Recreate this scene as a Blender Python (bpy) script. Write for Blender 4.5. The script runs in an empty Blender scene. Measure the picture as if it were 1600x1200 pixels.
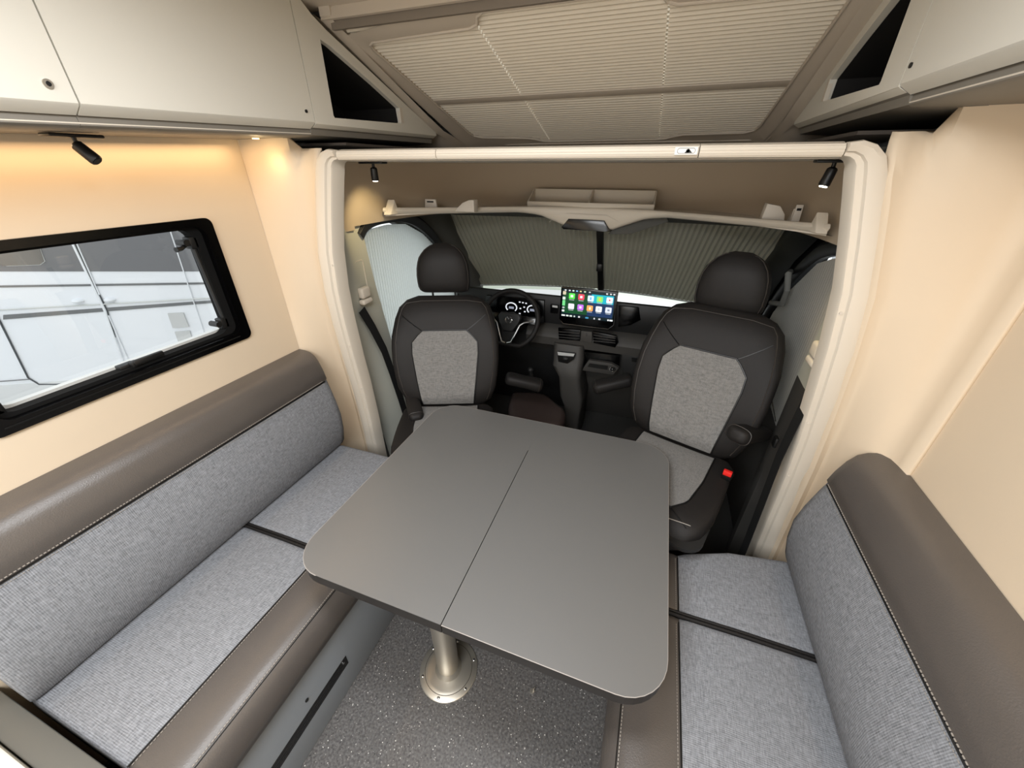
import bpy, bmesh, math, random
from mathutils import Vector, Matrix
random.seed(3)
PI = math.pi
SC = bpy.context.scene
COL = SC.collection
# ------------------------------------------------------------ camera, world, light, exposure
CAMH = 1.68
PITCH, YAW, FPX = math.radians(29.5), math.radians(19.712), 600.0
cd = bpy.data.cameras.new('camera'); cam = bpy.data.objects.new('camera', cd); COL.objects.link(cam)
cd.sensor_width = 36; cd.lens = 36 * FPX / 1600; cd.clip_start = .02; cd.clip_end = 100
cam.location = (0, 0, CAMH); cam.rotation_euler = (PI/2 - PITCH, 0, YAW)
SC.camera = cam
w = bpy.data.worlds.new('hall_daylight'); SC.world = w; w.use_nodes = True
w.node_tree.nodes['Background'].inputs[0].default_value = (.93, .97, 1, 1)
w.node_tree.nodes['Background'].inputs[1].default_value = 1.1
SC.view_settings.view_transform = 'Standard'; SC.view_settings.look = 'None'
SC.view_settings.gamma = 1; SC.view_settings.use_curve_mapping = False
SC.view_settings.exposure = 0.45
def area(name, loc, size, power, color, rot=(0, 0, 0)):
    l = bpy.data.lights.new(name, 'AREA'); l.shape = 'RECTANGLE'; l.size, l.size_y = size
    l.energy = power; l.color = color
    o = bpy.data.objects.new(name, l); o.location = loc; o.rotation_euler = rot; COL.objects.link(o); return o
WARM = (1, .68, .38)
area('ceiling_panel_light', (-.34, -.75, 2.07), (.9, .7), 42, (.94, .97, 1))
area('ceiling_panel_light', (-.34, .35, 2.085), (.6, .25), 11, (.95, .97, 1))
area('rear_fill_light', (-.34, -2.5, 1.35), (1.7, 1.2), 13, (.92, .96, 1), (math.radians(90), 0, 0))  # added fill from behind for the overcab slopes; the back wall has no window
area('strip_light_left', (-1.35, .55, 1.7365), (.03, 1.08), 1.25, WARM, (.03, math.radians(-8), 0))
area('strip_light_right', (.68, .15, 1.765), (.03, 1.5), 1.25, WARM, (0, math.radians(8), 0))
# ------------------------------------------------------------ helpers
XC = -.34                                   # middle plane of the vehicle
def mx(x): return 2 * XC - x
_f = Vector((-math.sin(YAW)*math.cos(PITCH), math.cos(YAW)*math.cos(PITCH), -math.sin(PITCH)))
_r = Vector((math.cos(YAW), math.sin(YAW), 0)); _d = _f.cross(_r)
def ray(u, v): return (u-800)/FPX*_r + (v-600)/FPX*_d + _f
O0 = Vector((0, 0, CAMH))
def atY(u, v, y): r = ray(u, v); return O0 + r * (y / r.y)
def atX(u, v, x): r = ray(u, v); return O0 + r * (x / r.x)
def atZ(u, v, z): r = ray(u, v); return O0 + r * ((z-CAMH) / r.z)
def atP(u, v, p0, n): r = ray(u, v); return O0 + r * (((p0-O0).dot(n)) / r.dot(n))

def newbm(): return bmesh.new()
def shade(bm, ang=35):
    a = math.radians(ang)
    bmesh.ops.recalc_face_normals(bm, faces=bm.faces)
    for f in bm.faces: f.smooth = True
    for e in bm.edges:
        if len(e.link_faces) == 2 and e.calc_face_angle(0) > a: e.smooth = False
def obj(name, bm, m, parent=None, label=None, cat=None, group=None, kind=None, ang=35, smooth=True, recalc=True):
    if smooth: shade(bm, ang)
    elif recalc: bmesh.ops.recalc_face_normals(bm, faces=bm.faces)
    me = bpy.data.meshes.new(name); bm.to_mesh(me); bm.free()
    ms = m if isinstance(m, (list, tuple)) else [m]
    for q in ms: me.materials.append(q)
    o = bpy.data.objects.new(name, me); COL.objects.link(o)
    if parent: o.parent = parent
    if label: o['label'] = label
    if cat: o['category'] = cat
    if group: o['group'] = group
    if kind: o['kind'] = kind
    return o
def struct(name, bm, m, parent=None, **k):
    return obj(name, bm, m, parent, kind=None if parent else 'structure', **k)
def thing(name, label, cat, loc=(0, 0, 0), rz=0, group=None, kind=None):
    o = bpy.data.objects.new(name, None); o.empty_display_size = .05; COL.objects.link(o)
    o.location = loc; o.rotation_euler = (0, 0, rz)
    if kind: o['kind'] = kind
    else: o['label'] = label; o['category'] = cat
    if group: o['group'] = group
    return o
def add_box(bm, a, b, bev=0, seg=2, M=None):
    r = bmesh.ops.create_cube(bm, size=1)
    vs = r['verts']; a = Vector(a); b = Vector(b)
    for v in vs: v.co = Vector((a[i] + (b[i]-a[i])*(v.co[i]+.5) for i in range(3)))
    if bev:
        es = list({e for v in vs for e in v.link_edges})
        r2 = bmesh.ops.bevel(bm, geom=es, offset=bev, segments=seg, profile=.5, affect='EDGES')
        vs = list({v for f in r2['faces'] for v in f.verts} | {v for v in vs if v.is_valid})
    if M is not None:
        for v in vs: v.co = M @ v.co
    return vs
def add_prism(bm, pts, vec, bev=0, seg=2):
    """planar polygon pts extruded by vec"""
    vec = Vector(vec); pts = [Vector(p) for p in pts]
    A = [bm.verts.new(p) for p in pts]; B = [bm.verts.new(p+vec) for p in pts]
    fs = [bm.faces.new(A), bm.faces.new(B[::-1])]
    n = len(pts)
    for i in range(n): fs.append(bm.faces.new((A[i], A[(i+1) % n], B[(i+1) % n], B[i])))
    if bev:
        es = list({e for f in fs[:2] for e in f.edges})
        bmesh.ops.bevel(bm, geom=es, offset=bev, segments=seg, profile=.5, affect='EDGES')
def add_tube(bm, pts, r, n=8, cap=True, closed=False):
    pts = [Vector(p) for p in pts]; rings = []
    N = len(pts); rr = r if isinstance(r, (list, tuple)) else [r]*N
    up = None
    for i, p in enumerate(pts):
        if closed: t = pts[(i+1) % N] - pts[i-1]
        else: t = pts[min(i+1, N-1)] - pts[max(i-1, 0)]
        t.normalize()
        if up is None:
            up = t.orthogonal().normalized()
        up = (up - t*up.dot(t)).normalized(); s = t.cross(up)
        rings.append([bm.verts.new(p + rr[i]*(math.cos(2*PI*k/n)*up + math.sin(2*PI*k/n)*s)) for k in range(n)])
    M = N if closed else N-1
    for i in range(M):
        a, b = rings[i], rings[(i+1) % N]
        if closed and i == M-1:      # align
            best = min(range(n), key=lambda q: (a[0].co-b[q].co).length); b = b[best:]+b[:best]
        for k in range(n): bm.faces.new((a[k], a[(k+1) % n], b[(k+1) % n], b[k]))
    if cap and not closed: bm.faces.new(rings[0][::-1]); bm.faces.new(rings[-1])
def add_loft(bm, rows, closed=True, cap=True):
    R = [[bm.verts.new(p) for p in row] for row in rows]
    n = len(R[0])
    for i in range(len(R)-1):
        for k in range(n if closed else n-1):
            bm.faces.new((R[i][k], R[i][(k+1) % n], R[i+1][(k+1) % n], R[i+1][k]))
    if cap and closed: bm.faces.new(R[0][::-1]); bm.faces.new(R[-1])
    return R
def add_cyl(bm, p, q, r0, r1=None, n=20):
    p = Vector(p); q = Vector(q); add_tube(bm, [p, q], [r0, r0 if r1 is None else r1], n)
def add_lathe(bm, prof, n=32, c=(0, 0, 0)):
    c = Vector(c)
    rows = [[c + Vector((r*math.cos(2*PI*k/n), r*math.sin(2*PI*k/n), z)) for k in range(n)] for r, z in prof]
    add_loft(bm, rows)
def add_ball(bm, c, r, s=(1, 1, 1), u=12, v=8):
    rr = bmesh.ops.create_uvsphere(bm, u_segments=u, v_segments=v, radius=r)
    for q in rr['verts']: q.co = Vector((q.co.x*s[0], q.co.y*s[1], q.co.z*s[2])) + Vector(c)
def rrect(x0, y0, x1, y1, r, n=6):
    out = []
    for cx, cy, a in ((x1-r, y1-r, 0), (x0+r, y1-r, PI/2), (x0+r, y0+r, PI), (x1-r, y0+r, 1.5*PI)):
        for k in range(n+1): out.append((cx+r*math.cos(a+k*PI/2/n), cy+r*math.sin(a+k*PI/2/n)))
    return out
def sp(x, p): return math.copysign(abs(x)**p, x)
def lerp(a, b, t): return a + (b-a)*t
def interp(tab, t):
    for (a, va), (b, vb) in zip(tab, tab[1:]):
        if t <= b:
            k = (t-a)/(b-a)
            return va + (vb-va)*k
    return tab[-1][1]
def smooth_path(pts, it=2):
    pts = [Vector(p) for p in pts]
    for _ in range(it):
        q = [pts[0]]
        for a, b in zip(pts, pts[1:]): q += [a.lerp(b, .25), a.lerp(b, .75)]
        q.append(pts[-1]); pts = q
    return pts
# ------------------------------------------------------------ materials
MATS = {}
def mat(name, col, rough=.5, metal=0, noise=0, nscale=40, bump=0, bscale=200, emis=None, estr=0, spec=.5, coat=0):
    m = bpy.data.materials.new(name); m.use_nodes = True; nt = m.node_tree; b = nt.nodes['Principled BSDF']
    c = (*[(x/255)**2.2 for x in col], 1)
    b.inputs['Base Color'].default_value = c; b.inputs['Roughness'].default_value = rough
    b.inputs['Metallic'].default_value = metal; b.inputs['Specular IOR Level'].default_value = spec
    b.inputs['Coat Weight'].default_value = coat
    tc = nt.nodes.new('ShaderNodeTexCoord')
    if noise:
        n = nt.nodes.new('ShaderNodeTexNoise'); n.inputs['Scale'].default_value = nscale; n.inputs['Detail'].default_value = 4
        nt.links.new(tc.outputs['Object'], n.inputs['Vector'])
        mr = nt.nodes.new('ShaderNodeMapRange'); mr.inputs[3].default_value = 1-noise; mr.inputs[4].default_value = 1+noise
        nt.links.new(n.outputs[0], mr.inputs[0])
        mm = nt.nodes.new('ShaderNodeVectorMath'); mm.operation = 'SCALE'; mm.inputs[0].default_value = c[:3]
        nt.links.new(mr.outputs[0], mm.inputs['Scale']); nt.links.new(mm.outputs[0], b.inputs['Base Color'])
    if bump:
        n2 = nt.nodes.new('ShaderNodeTexNoise'); n2.inputs['Scale'].default_value = bscale; n2.inputs['Detail'].default_value = 3
        nt.links.new(tc.outputs['Object'], n2.inputs['Vector'])
        bp = nt.nodes.new('ShaderNodeBump'); bp.inputs['Strength'].default_value = bump; bp.inputs['Distance'].default_value = .002
        nt.links.new(n2.outputs[0], bp.inputs['Height']); nt.links.new(bp.outputs[0], b.inputs['Normal'])
    if emis:
        b.inputs['Emission Color'].default_value = (*[(x/255)**2.2 for x in emis], 1); b.inputs['Emission Strength'].default_value = estr
    MATS[name] = m; return m
def fabric(name, col, axis, pitch, amt=.28, col2=None):
    """woven cloth: fine ribs that vary along one axis, broken up by a slub noise"""
    m = mat(name, col, .92, spec=.15); nt = m.node_tree; b = nt.nodes['Principled BSDF']
    c = [(x/255)**2.2 for x in col]
    tc = nt.nodes.new('ShaderNodeTexCoord')
    wv = nt.nodes.new('ShaderNodeTexWave'); wv.wave_type = 'BANDS'; wv.bands_direction = axis
    wv.inputs['Scale'].default_value = 1/(pitch*PI*2)*2*PI/ (2*PI) * 2 if False else 0.314/pitch
    wv.inputs['Distortion'].default_value = .6; wv.inputs['Detail Scale'].default_value = 60
    nt.links.new(tc.outputs['Object'], wv.inputs['Vector'])
    outs = []
    for sc in ((500, 60, 60), (60, 500, 60) if axis == 'X' else (60, 60, 500)):
        mp = nt.nodes.new('ShaderNodeMapping'); mp.inputs['Scale'].default_value = sc
        if axis == 'Y' and sc[0] == 500: mp.inputs['Scale'].default_value = (60, 500, 60)
        if axis == 'Y' and sc[2] == 500: mp.inputs['Scale'].default_value = (400, 60, 400)
        nt.links.new(tc.outputs['Object'], mp.inputs['Vector'])
        n = nt.nodes.new('ShaderNodeTexNoise'); n.inputs['Scale'].default_value = 1; n.inputs['Detail'].default_value = 3
        nt.links.new(mp.outputs[0], n.inputs['Vector']); outs.append(n.outputs[0])
    ad = nt.nodes.new('ShaderNodeMath'); ad.operation = 'ADD'
    nt.links.new(outs[0], ad.inputs[0]); nt.links.new(outs[1], ad.inputs[1])
    mul = nt.nodes.new('ShaderNodeMath'); mul.operation = 'MULTIPLY_ADD'; mul.inputs[1].default_value = .30
    nt.links.new(wv.outputs['Fac'], mul.inputs[0]); nt.links.new(ad.outputs[0], mul.inputs[2])
    mr = nt.nodes.new('ShaderNodeMapRange'); mr.inputs[1].default_value = .75; mr.inputs[2].default_value = 1.55
    mr.inputs[3].default_value = 1-amt*1.6; mr.inputs[4].default_value = 1+amt*1.6; mr.clamp = True
    nt.links.new(mul.outputs[0], mr.inputs[0])
    mm = nt.nodes.new('ShaderNodeVectorMath'); mm.operation = 'SCALE'; mm.inputs[0].default_value = c
    nt.links.new(mr.outputs[0], mm.inputs['Scale']); nt.links.new(mm.outputs[0], b.inputs['Base Color'])
    bp = nt.nodes.new('ShaderNodeBump'); bp.inputs['Strength'].default_value = .35; bp.inputs['Distance'].default_value = .001
    nt.links.new(mul.outputs[0], bp.inputs['Height']); nt.links.new(bp.outputs[0], b.inputs['Normal'])
    return m
def floor_mat():
    m = mat('speckled_vinyl', (92, 89, 86), .42, bump=.15, bscale=500); nt = m.node_tree; b = nt.nodes['Principled BSDF']
    tc = nt.nodes.new('ShaderNodeTexCoord')
    base = nt.nodes.new('ShaderNodeTexNoise'); base.inputs['Scale'].default_value = 130; base.inputs['Detail'].default_value = 5
    nt.links.new(tc.outputs['Object'], base.inputs['Vector'])
    r0 = nt.nodes.new('ShaderNodeValToRGB'); r0.color_ramp.elements[0].position = .35; r0.color_ramp.elements[1].position = .7
    r0.color_ramp.elements[0].color = (.062, .058, .056, 1); r0.color_ramp.elements[1].color = (.155, .148, .142, 1)
    nt.links.new(base.outputs[0], r0.inputs[0]); last = r0.outputs[0]
    for sc, th, cc in ((75, .13, (.62, .6, .56, 1)), (120, .16, (.35, .33, .31, 1)), (95, .15, (.02, .02, .02, 1))):
        v = nt.nodes.new('ShaderNodeTexVoronoi'); v.inputs['Scale'].default_value = sc
        nt.links.new(tc.outputs['Object'], v.inputs['Vector'])
        lt = nt.nodes.new('ShaderNodeMath'); lt.operation = 'LESS_THAN'; lt.inputs[1].default_value = th
        nt.links.new(v.outputs['Distance'], lt.inputs[0])
        sep = nt.nodes.new('ShaderNodeSeparateColor'); nt.links.new(v.outputs['Color'], sep.inputs[0])
        g = nt.nodes.new('ShaderNodeMath'); g.operation = 'GREATER_THAN'; g.inputs[1].default_value = .55
        nt.links.new(sep.outputs[0], g.inputs[0])
        mu = nt.nodes.new('ShaderNodeMath'); mu.operation = 'MULTIPLY'; nt.links.new(lt.outputs[0], mu.inputs[0]); nt.links.new(g.outputs[0], mu.inputs[1])
        mx_ = nt.nodes.new('ShaderNodeMixRGB'); nt.links.new(mu.outputs[0], mx_.inputs[0]); nt.links.new(last, mx_.inputs[1]); mx_.inputs[2].default_value = cc
        last = mx_.outputs[0]
    nt.links.new(last, b.inputs['Base Color']); return m
def blind_mat(name, col, trans):
    m = mat(name, col, .85, spec=.2); nt = m.node_tree; b = nt.nodes['Principled BSDF']
    t = nt.nodes.new('ShaderNodeBsdfTranslucent'); t.inputs[0].default_value = (*[(x/255)**2.2 for x in col], 1)
    mxs = nt.nodes.new('ShaderNodeMixShader'); mxs.inputs[0].default_value = trans
    nt.links.new(b.outputs[0], mxs.inputs[1]); nt.links.new(t.outputs[0], mxs.inputs[2])
    nt.links.new(mxs.outputs[0], nt.nodes['Material Output'].inputs[0]); return m
def glass_mat(name, tint=(.98, .99, .99), rough=0, refl=.06):
    m = bpy.data.materials.new(name); m.use_nodes = True; nt = m.node_tree; nt.nodes.clear()
    o = nt.nodes.new('ShaderNodeOutputMaterial'); t = nt.nodes.new('ShaderNodeBsdfTransparent'); g = nt.nodes.new('ShaderNodeBsdfGlossy')
    t.inputs[0].default_value = (*tint, 1); g.inputs['Roughness'].default_value = rough
    x = nt.nodes.new('ShaderNodeMixShader'); x.inputs[0].default_value = refl
    nt.links.new(t.outputs[0], x.inputs[1]); nt.links.new(g.outputs[0], x.inputs[2]); nt.links.new(x.outputs[0], o.inputs[0]); return m

M_WALL = mat('beige_wall_board', (214, 196, 171), .6, noise=.02, nscale=8)
M_SHELL = mat('beige_moulding', (208, 199, 186), .55, bump=.05, bscale=300)
M_TRIM = mat('light_beige_trim', (214, 204, 188), .5)
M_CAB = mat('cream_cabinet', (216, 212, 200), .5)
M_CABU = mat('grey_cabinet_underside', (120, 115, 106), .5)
M_CEIL = mat('taupe_ceiling', (206, 194, 178), .6)
M_DARKGAP = mat('dark_gap', (22, 20, 19), .8)
M_BLACK = mat('black_plastic', (20, 20, 20), .45)
M_BLACKG = mat('gloss_black', (8, 8, 9), .2)
M_LEATH = mat('charcoal_leather', (84, 79, 75), .36, spec=.7, noise=.10, nscale=9, bump=.25, bscale=350)
M_SLEATH = mat('dark_seat_leather', (33, 31, 30), .6, spec=.3, noise=.05, nscale=12, bump=.25, bscale=420)
M_STITCH = mat('stitch_thread', (150, 144, 136), .7)
M_FABL = fabric('grey_ribbed_cloth', (126, 128, 132), 'Y', .0042)
M_FABS = fabric('grey_seat_cloth', (118, 117, 115), 'X', .003, .2)
M_TABLE = mat('taupe_table_laminate', (98, 98, 97), .36, spec=.9, noise=.02, nscale=4, bump=.04, bscale=900)
M_TEDGE = mat('dark_table_edge', (40, 38, 37), .5)
M_METAL = mat('brushed_champagne_metal', (190, 184, 172), .38, metal=.85)
M_CHROME = mat('chrome', (215, 215, 215), .15, metal=1)
M_BASE = mat('slate_bench_panel', (138, 144, 150), .5)
M_DASH = mat('black_dash_plastic', (36, 36, 36), .55, bump=.2, bscale=500)
M_DASHG = mat('grey_dash_plastic', (66, 64, 61), .6, bump=.2, bscale=500)
M_PILLG = mat('grey_pillar_lining', (84, 84, 80), .7)
M_DOORG = mat('pale_grey_pillar_lining', (186, 187, 176), .6)
M_RECESS = mat('recess_lining', (186, 170, 148), .7)  # darker than the moulding: dimness of the unlit recess put into the colour
M_CARPET = mat('dark_cab_mat', (56, 55, 53), .9, noise=.2, nscale=200)
M_BROWN = mat('dark_brown_vinyl', (58, 48, 45), .5)
M_RED = mat('red_plastic', (225, 45, 40), .4)
M_BELT = mat('black_webbing', (18, 18, 18), .75)
M_BLSKY = blind_mat('cream_pleated_blind', (226, 216, 199), .03)
M_BLWS = blind_mat('grey_pleated_blind', (150, 147, 135), .12)
M_BLDL = blind_mat('pale_pleated_blind', (236, 240, 234), .9)
M_BLDR = mat('dulled_side_blind', (172, 170, 163), .6)  # greyer than the left blind: weaker light on this side put into the colour
M_GLASS = glass_mat('window_glass'); M_WHITE = mat('white_coachwork', (240, 243, 247), .35)
M_GREYP = mat('grey_coachwork', (112, 112, 114), .4); M_DSTR = mat('dark_stripe', (110, 112, 113), .4)
M_SEAL = mat('black_rubber_seal', (20, 20, 20), .85, spec=.2)
M_ALU = mat('bright_sill_profile', (214, 216, 214), .35, metal=.3)
M_LEDW = mat('lamp_glow', (255, 250, 235), .4, emis=(255, 246, 220), estr=9)
M_LEDO = mat('warm_led', (255, 210, 150), .4, emis=(255, 200, 130), estr=3)
M_SCR = mat('screen_background', (4, 14, 16), .25, emis=(8, 34, 40), estr=.7)
def glow(name, col, s=1.0): return mat(name, (10, 10, 10), .3, emis=col, estr=s)
# ------------------------------------------------------------ setting: floor, walls, ceiling
bm = newbm(); add_box(bm, (-1.5, -2.6, -.04), (.82, 1.45, 0)); struct('floor', bm, floor_mat(), smooth=False)
bm = newbm(); add_box(bm, (-1.6, 1.45, -.06), (.92, 3.3, -.012)); struct('floor', bm, M_CARPET, smooth=False)
# window hole in the left wall: y 0.29..0.95, z 1.12..1.535 (leans a little), pane rectangle in y,z
WX = -1.40
WY0, WY1, WZ0, WZ1 = .262, .950, 1.118, 1.536
def wall_with_hole(x0, x1, outer, hole):
    """outer: (y0,z0,y1,z1); hole same, rounded"""
    bm = newbm()
    y0, z0, y1, z1 = outer; a, b, c, d = hole
    H = rrect(a, b, c, d, .03, 5)
    # frame of quads: project hole points to the outer rectangle
    cy, cz = (a+c)/2, (b+d)/2
    Hn = len(H); rows = {0: [], 1: []}
    def out(p):
        dy, dz = p[0]-cy, p[1]-cz
        t = min(((y1-cy) if dy > 0 else (cy-y0))/max(abs(dy), 1e-6), ((z1-cz) if dz > 0 else (cz-z0))/max(abs(dz), 1e-6))
        return (cy+dy*t, cz+dz*t)
    Op = [out(p) for p in H]
    # insert exact corners
    for cor in ((y1, z1), (y0, z1), (y0, z0), (y1, z0)):
        i = min(range(Hn), key=lambda q: (Op[q][0]-cor[0])**2 + (Op[q][1]-cor[1])**2); Op[i] = cor
    for x in (x0, x1):
        A = [bm.verts.new((x, p[0], p[1])) for p in H]; B = [bm.verts.new((x, p[0], p[1])) for p in Op]
        for k in range(Hn): bm.faces.new((A[k], A[(k+1) % Hn], B[(k+1) % Hn], B[k]))
        rows[x] = (A, B)
    for j in (0, 1):
        A, B = rows[x0][j], rows[x1][j]
        for k in range(Hn): bm.faces.new((A[k], A[(k+1) % Hn], B[(k+1) % Hn], B[k]))
    return bm
struct('wall_left', wall_with_hole(WX, WX-.03, (-2.6, 0, 1.137, 1.80), (WY0+.02, WZ0+.02, WY1-.02, WZ1-.02)), M_WALL, smooth=False)
bm = newbm(); add_box(bm, (WX-.03, -2.6, 1.80), (WX, 1.16, 2.14)); struct('wall_left', bm, M_WALL, smooth=False)
bm = newbm(); add_box(bm, (.72, -2.6, 0), (.75, 1.055, 2.14)); struct('wall_right', bm, M_WALL, smooth=False)
bm = newbm(); add_box(bm, (-1.5, -2.63, 0), (.82, -2.6, 2.14)); struct('wall_back', bm, M_CAB, smooth=False)
bm = newbm(); add_box(bm, (-1.5, -2.6, 2.10), (.82, 1.31, 2.14)); struct('ceiling', bm, M_CEIL, smooth=False)
# bulkhead panels between bench wall and cab opening (both sides), and the jamb of the opening
JP = [(.729, 1.241, 1.68), (.762, 1.237, 1.56), (.80, 1.235, 1.40), (.825, 1.245, 1.25), (.85, 1.27, 1.10), (.885, 1.315, .90), (.91, 1.353, .72), (.925, 1.375, .50), (.94, 1.39, .22), (.945, 1.40, 0)]
def jp(z): return (interp([(-p[2], p[0]) for p in JP], -z), interp([(-p[2], p[1]) for p in JP], -z))
for side in (-1, 1):
    S = lambda hw: XC + side*hw
    bm = newbm(); rows = []
    zs = [0, .2, .4, .6, .8, 1.0, 1.2, 1.4, 1.5, 1.6, 1.66, 1.70, 1.725, 1.74, 1.745]
    yw = 1.137 if side < 0 else 1.053
    for z in zs:
        hw, y = jp(min(z, 1.68)); k = max(0, z-1.62)/.125
        row = []
        drop = .10*k**2                       # the panel rolls back towards the top
        o = hw + .085
        P = [(1.062, yw)]
        xs_ = 1.060 if side < 0 else 1.035
        if side > 0: P += [(1.058, 1.09), (1.052, 1.12)]
        for f_ in (0, .2, .4, .6, .78, .82, .92):
            P.append((lerp(xs_, o+.010, f_), 1.142 + (y-.052-1.142)*f_**1.6))
        P += [(o, y-.052), (o-.018, y-.058), (o-.03, y-.05)]
        fin = lerp(xs_, o+.010, .80)
        for a, yy in P: row.append(Vector((S(a), yy + (0 if a > fin else drop*.45 if a > o+.001 else drop*.3), min(z, 1.735 if a <= fin else 9) + ((.028 if side < 0 else .055)*k if a > fin else 0))))
        rows.append(row)
    add_loft(bm, rows, closed=False)
    ob = struct('wall_front', bm, M_WALL, ang=50)
    md = ob.modifiers.new('t', 'SOLIDIFY'); md.thickness = .012; md.offset = -1 if side > 0 else 1
    # jamb trim: L section swept along the opening edge
    bm = newbm(); rows = []
    path = []
    for z in [0, .22, .5, .72, .9, 1.1, 1.25, 1.4, 1.52, 1.62, 1.67]:
        hw, y = jp(z); path.append((hw, y, z))
    prof = [(.062, -.050), (.058, -.062), (.045, -.066), (.022, -.060), (.018, -.052), (.004, -.050), (0, -.044), (0, .012), (.02, .012), (.02, -.03), (.062, -.035)]
    for hw, y, z in path: rows.append([Vector((S(hw+a), y+b, z)) for a, b in prof])
    # rounded corner turning into the beam
    hw, y, _ = path[-1]; R = .03
    for t in (.25, .5, .75, 1.0):
        ang = t*PI/2; cxh = hw-R; cz = 1.67
        row = []
        for a, b in prof:
            rad = R + a*lerp(1, .45, t); row.append(Vector((S(cxh + rad*math.cos(ang)), y+b, cz + rad*math.sin(ang))))
        rows.append(row)
    add_loft(bm, rows)
    tr = struct('trim_1' if side < 0 else 'trim_2', bm, M_TRIM, ang=40)
    for z in (1.35, .98, .72):
        hw, y = jp(z); b2 = newbm(); add_cyl(b2, (S(hw+.011), y-.054, z), (S(hw+.011), y-.048, z), .004, n=10)
        obj('screw_cap', b2, M_SHELL, tr)
# beam over the cab opening
beam = thing('trim_3', '', '', kind='structure')
yb = 1.241
prof = [(-.050, 1.700), (-.056, 1.712), (-.052, 1.724), (-.03, 1.730), (.10, 1.730), (.10, 1.700), (0, 1.698)]
for x0, x1, nm in ((XC-.699, XC-.33, 'beam_end'), (XC-.328, XC+.40, 'beam_middle'), (XC+.402, XC+.699, 'beam_end')):
    bm = newbm(); rows = [[Vector((x, yb+a, z)) for a, z in prof] for x in (x0, x1)]
    add_loft(bm, rows); bmesh.ops.bevel(bm, geom=[e for e in bm.edges if abs(e.calc_length()-(x1-x0)) < 1e-4], offset=.003, segments=2, affect='EDGES')
    obj(nm, bm, M_TRIM, beam)
# niche over the cab: side walls, front wall in one curve, and its flat top
def niche_pt(t):          # t -1..1 across the vehicle
    hw = .80 + .12; a = t*PI/2
    x = XC + .905*sp(math.sin(a), .62); y = 1.27 + 1.13*sp(math.cos(a), .62)
    return x, y
bm = newbm(); rows = []
for z in (1.455, 1.52, 1.6, 1.66, 1.702):
    k = (z-1.455)/.24
    rows.append([Vector((XC + (niche_pt(t)[0]-XC)*(1-.07*k**1.6 if abs(t) > .0 else 1), 1.2 + (niche_pt(t)[1]-1.2)*(1-.05*k), z)) for t in [i/30 for i in range(-30, 31)]])
add_loft(bm, rows, closed=False); struct('wall_cab_recess', bm, M_RECESS, smooth=True, ang=60)
bm = newbm(); add_box(bm, (-1.30, 1.26, 1.697), (.62, 2.5, 1.707)); struct('ceiling', bm, M_SHELL, smooth=False)
# side cheeks of the cab opening down to the door frames (beige above, pale grey pillar below)
for side in (-1, 1):
    S = lambda hw: XC + side*hw
    bm = newbm(); rows = []
    # B pillar lining
    for z in (0, .3, .6, .8, 1.0, 1.2, 1.33, 1.40, 1.455):
        hw, y = jp(z); y1 = interp([(0, 1.75), (.45, 1.72), (.8, 1.60), (1.15, 1.54), (1.40, 1.515), (1.5, 1.53)], z)
        if side > 0: y1 = min(y1, 1.56)
        h1 = .915
        rows.append([Vector((S(hw+.003), y+.010, z)), Vector((S(hw+.05), y+.014, z)), Vector((S(max(hw+.05, .87)), y+.07, z)), Vector((S(h1), lerp(y+.07, y1, .5), z)), Vector((S(h1+.005), y1, z)), Vector((S(h1+.05), y1+.02, z))])
    if side > 0:
        b2 = newbm(); add_loft(b2, rows[:5], closed=False); struct('trim_10', b2, M_DASHG, ang=50); rows = rows[4:]
    add_loft(bm, rows, closed=False)
    pl = struct('trim_4' if side < 0 else 'trim_5', bm, M_DOORG, ang=50)
    bm = newbm(); rows = []
    for z in (1.44, 1.52, 1.6, 1.66, 1.702):
        hw, y = jp(z); k = (z-1.455)/.24; 
        xr = XC + side*.905*(1-.07*max(0, k)**1.6); rows.append([Vector((S(hw+.003), y+.010, z)), Vector((min(xr, S(hw+.04)) if side < 0 else max(xr, S(hw+.04)), y+.016, z)), Vector((xr, 1.32, z)), Vector((xr, 1.45, z))])
    add_loft(bm, rows, closed=False); struct('wall_cab_recess', bm, M_RECESS, ang=50)
# ------------------------------------------------------------ inclined overcab moulding with skylight
def sky_z(y): return 2.033 - .2766*(y-1.408)
def cab_z(y): return interp([(1.2, 2.10), (1.26, 2.072), (1.93, 1.812), (2.6, 1.70)], y)
SKY = [(-1.012, 1.435), (-1.006, 1.41), (-.985, 1.397), (-.63, 1.385), (-.60, 1.372), (-.585, 1.34), (-.56, 1.325), (-.12, 1.325), (-.09, 1.34), (-.075, 1.372), (-.05, 1.385), (.30, 1.397), (.33, 1.41), (.335, 1.435),
       (.325, 2.14), (.315, 2.19), (.28, 2.215), (.03, 2.222), (-.01, 2.24), (-.04, 2.262), (-.08, 2.268), (-.60, 2.268), (-.64, 2.262), (-.67, 2.24), (-.71, 2.222), (-.955, 2.20), (-.992, 2.175), (-1.0, 2.13)]
SKYp = [Vector((x, y, sky_z(y))) for x, y in SKY]
bm = newbm()
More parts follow.
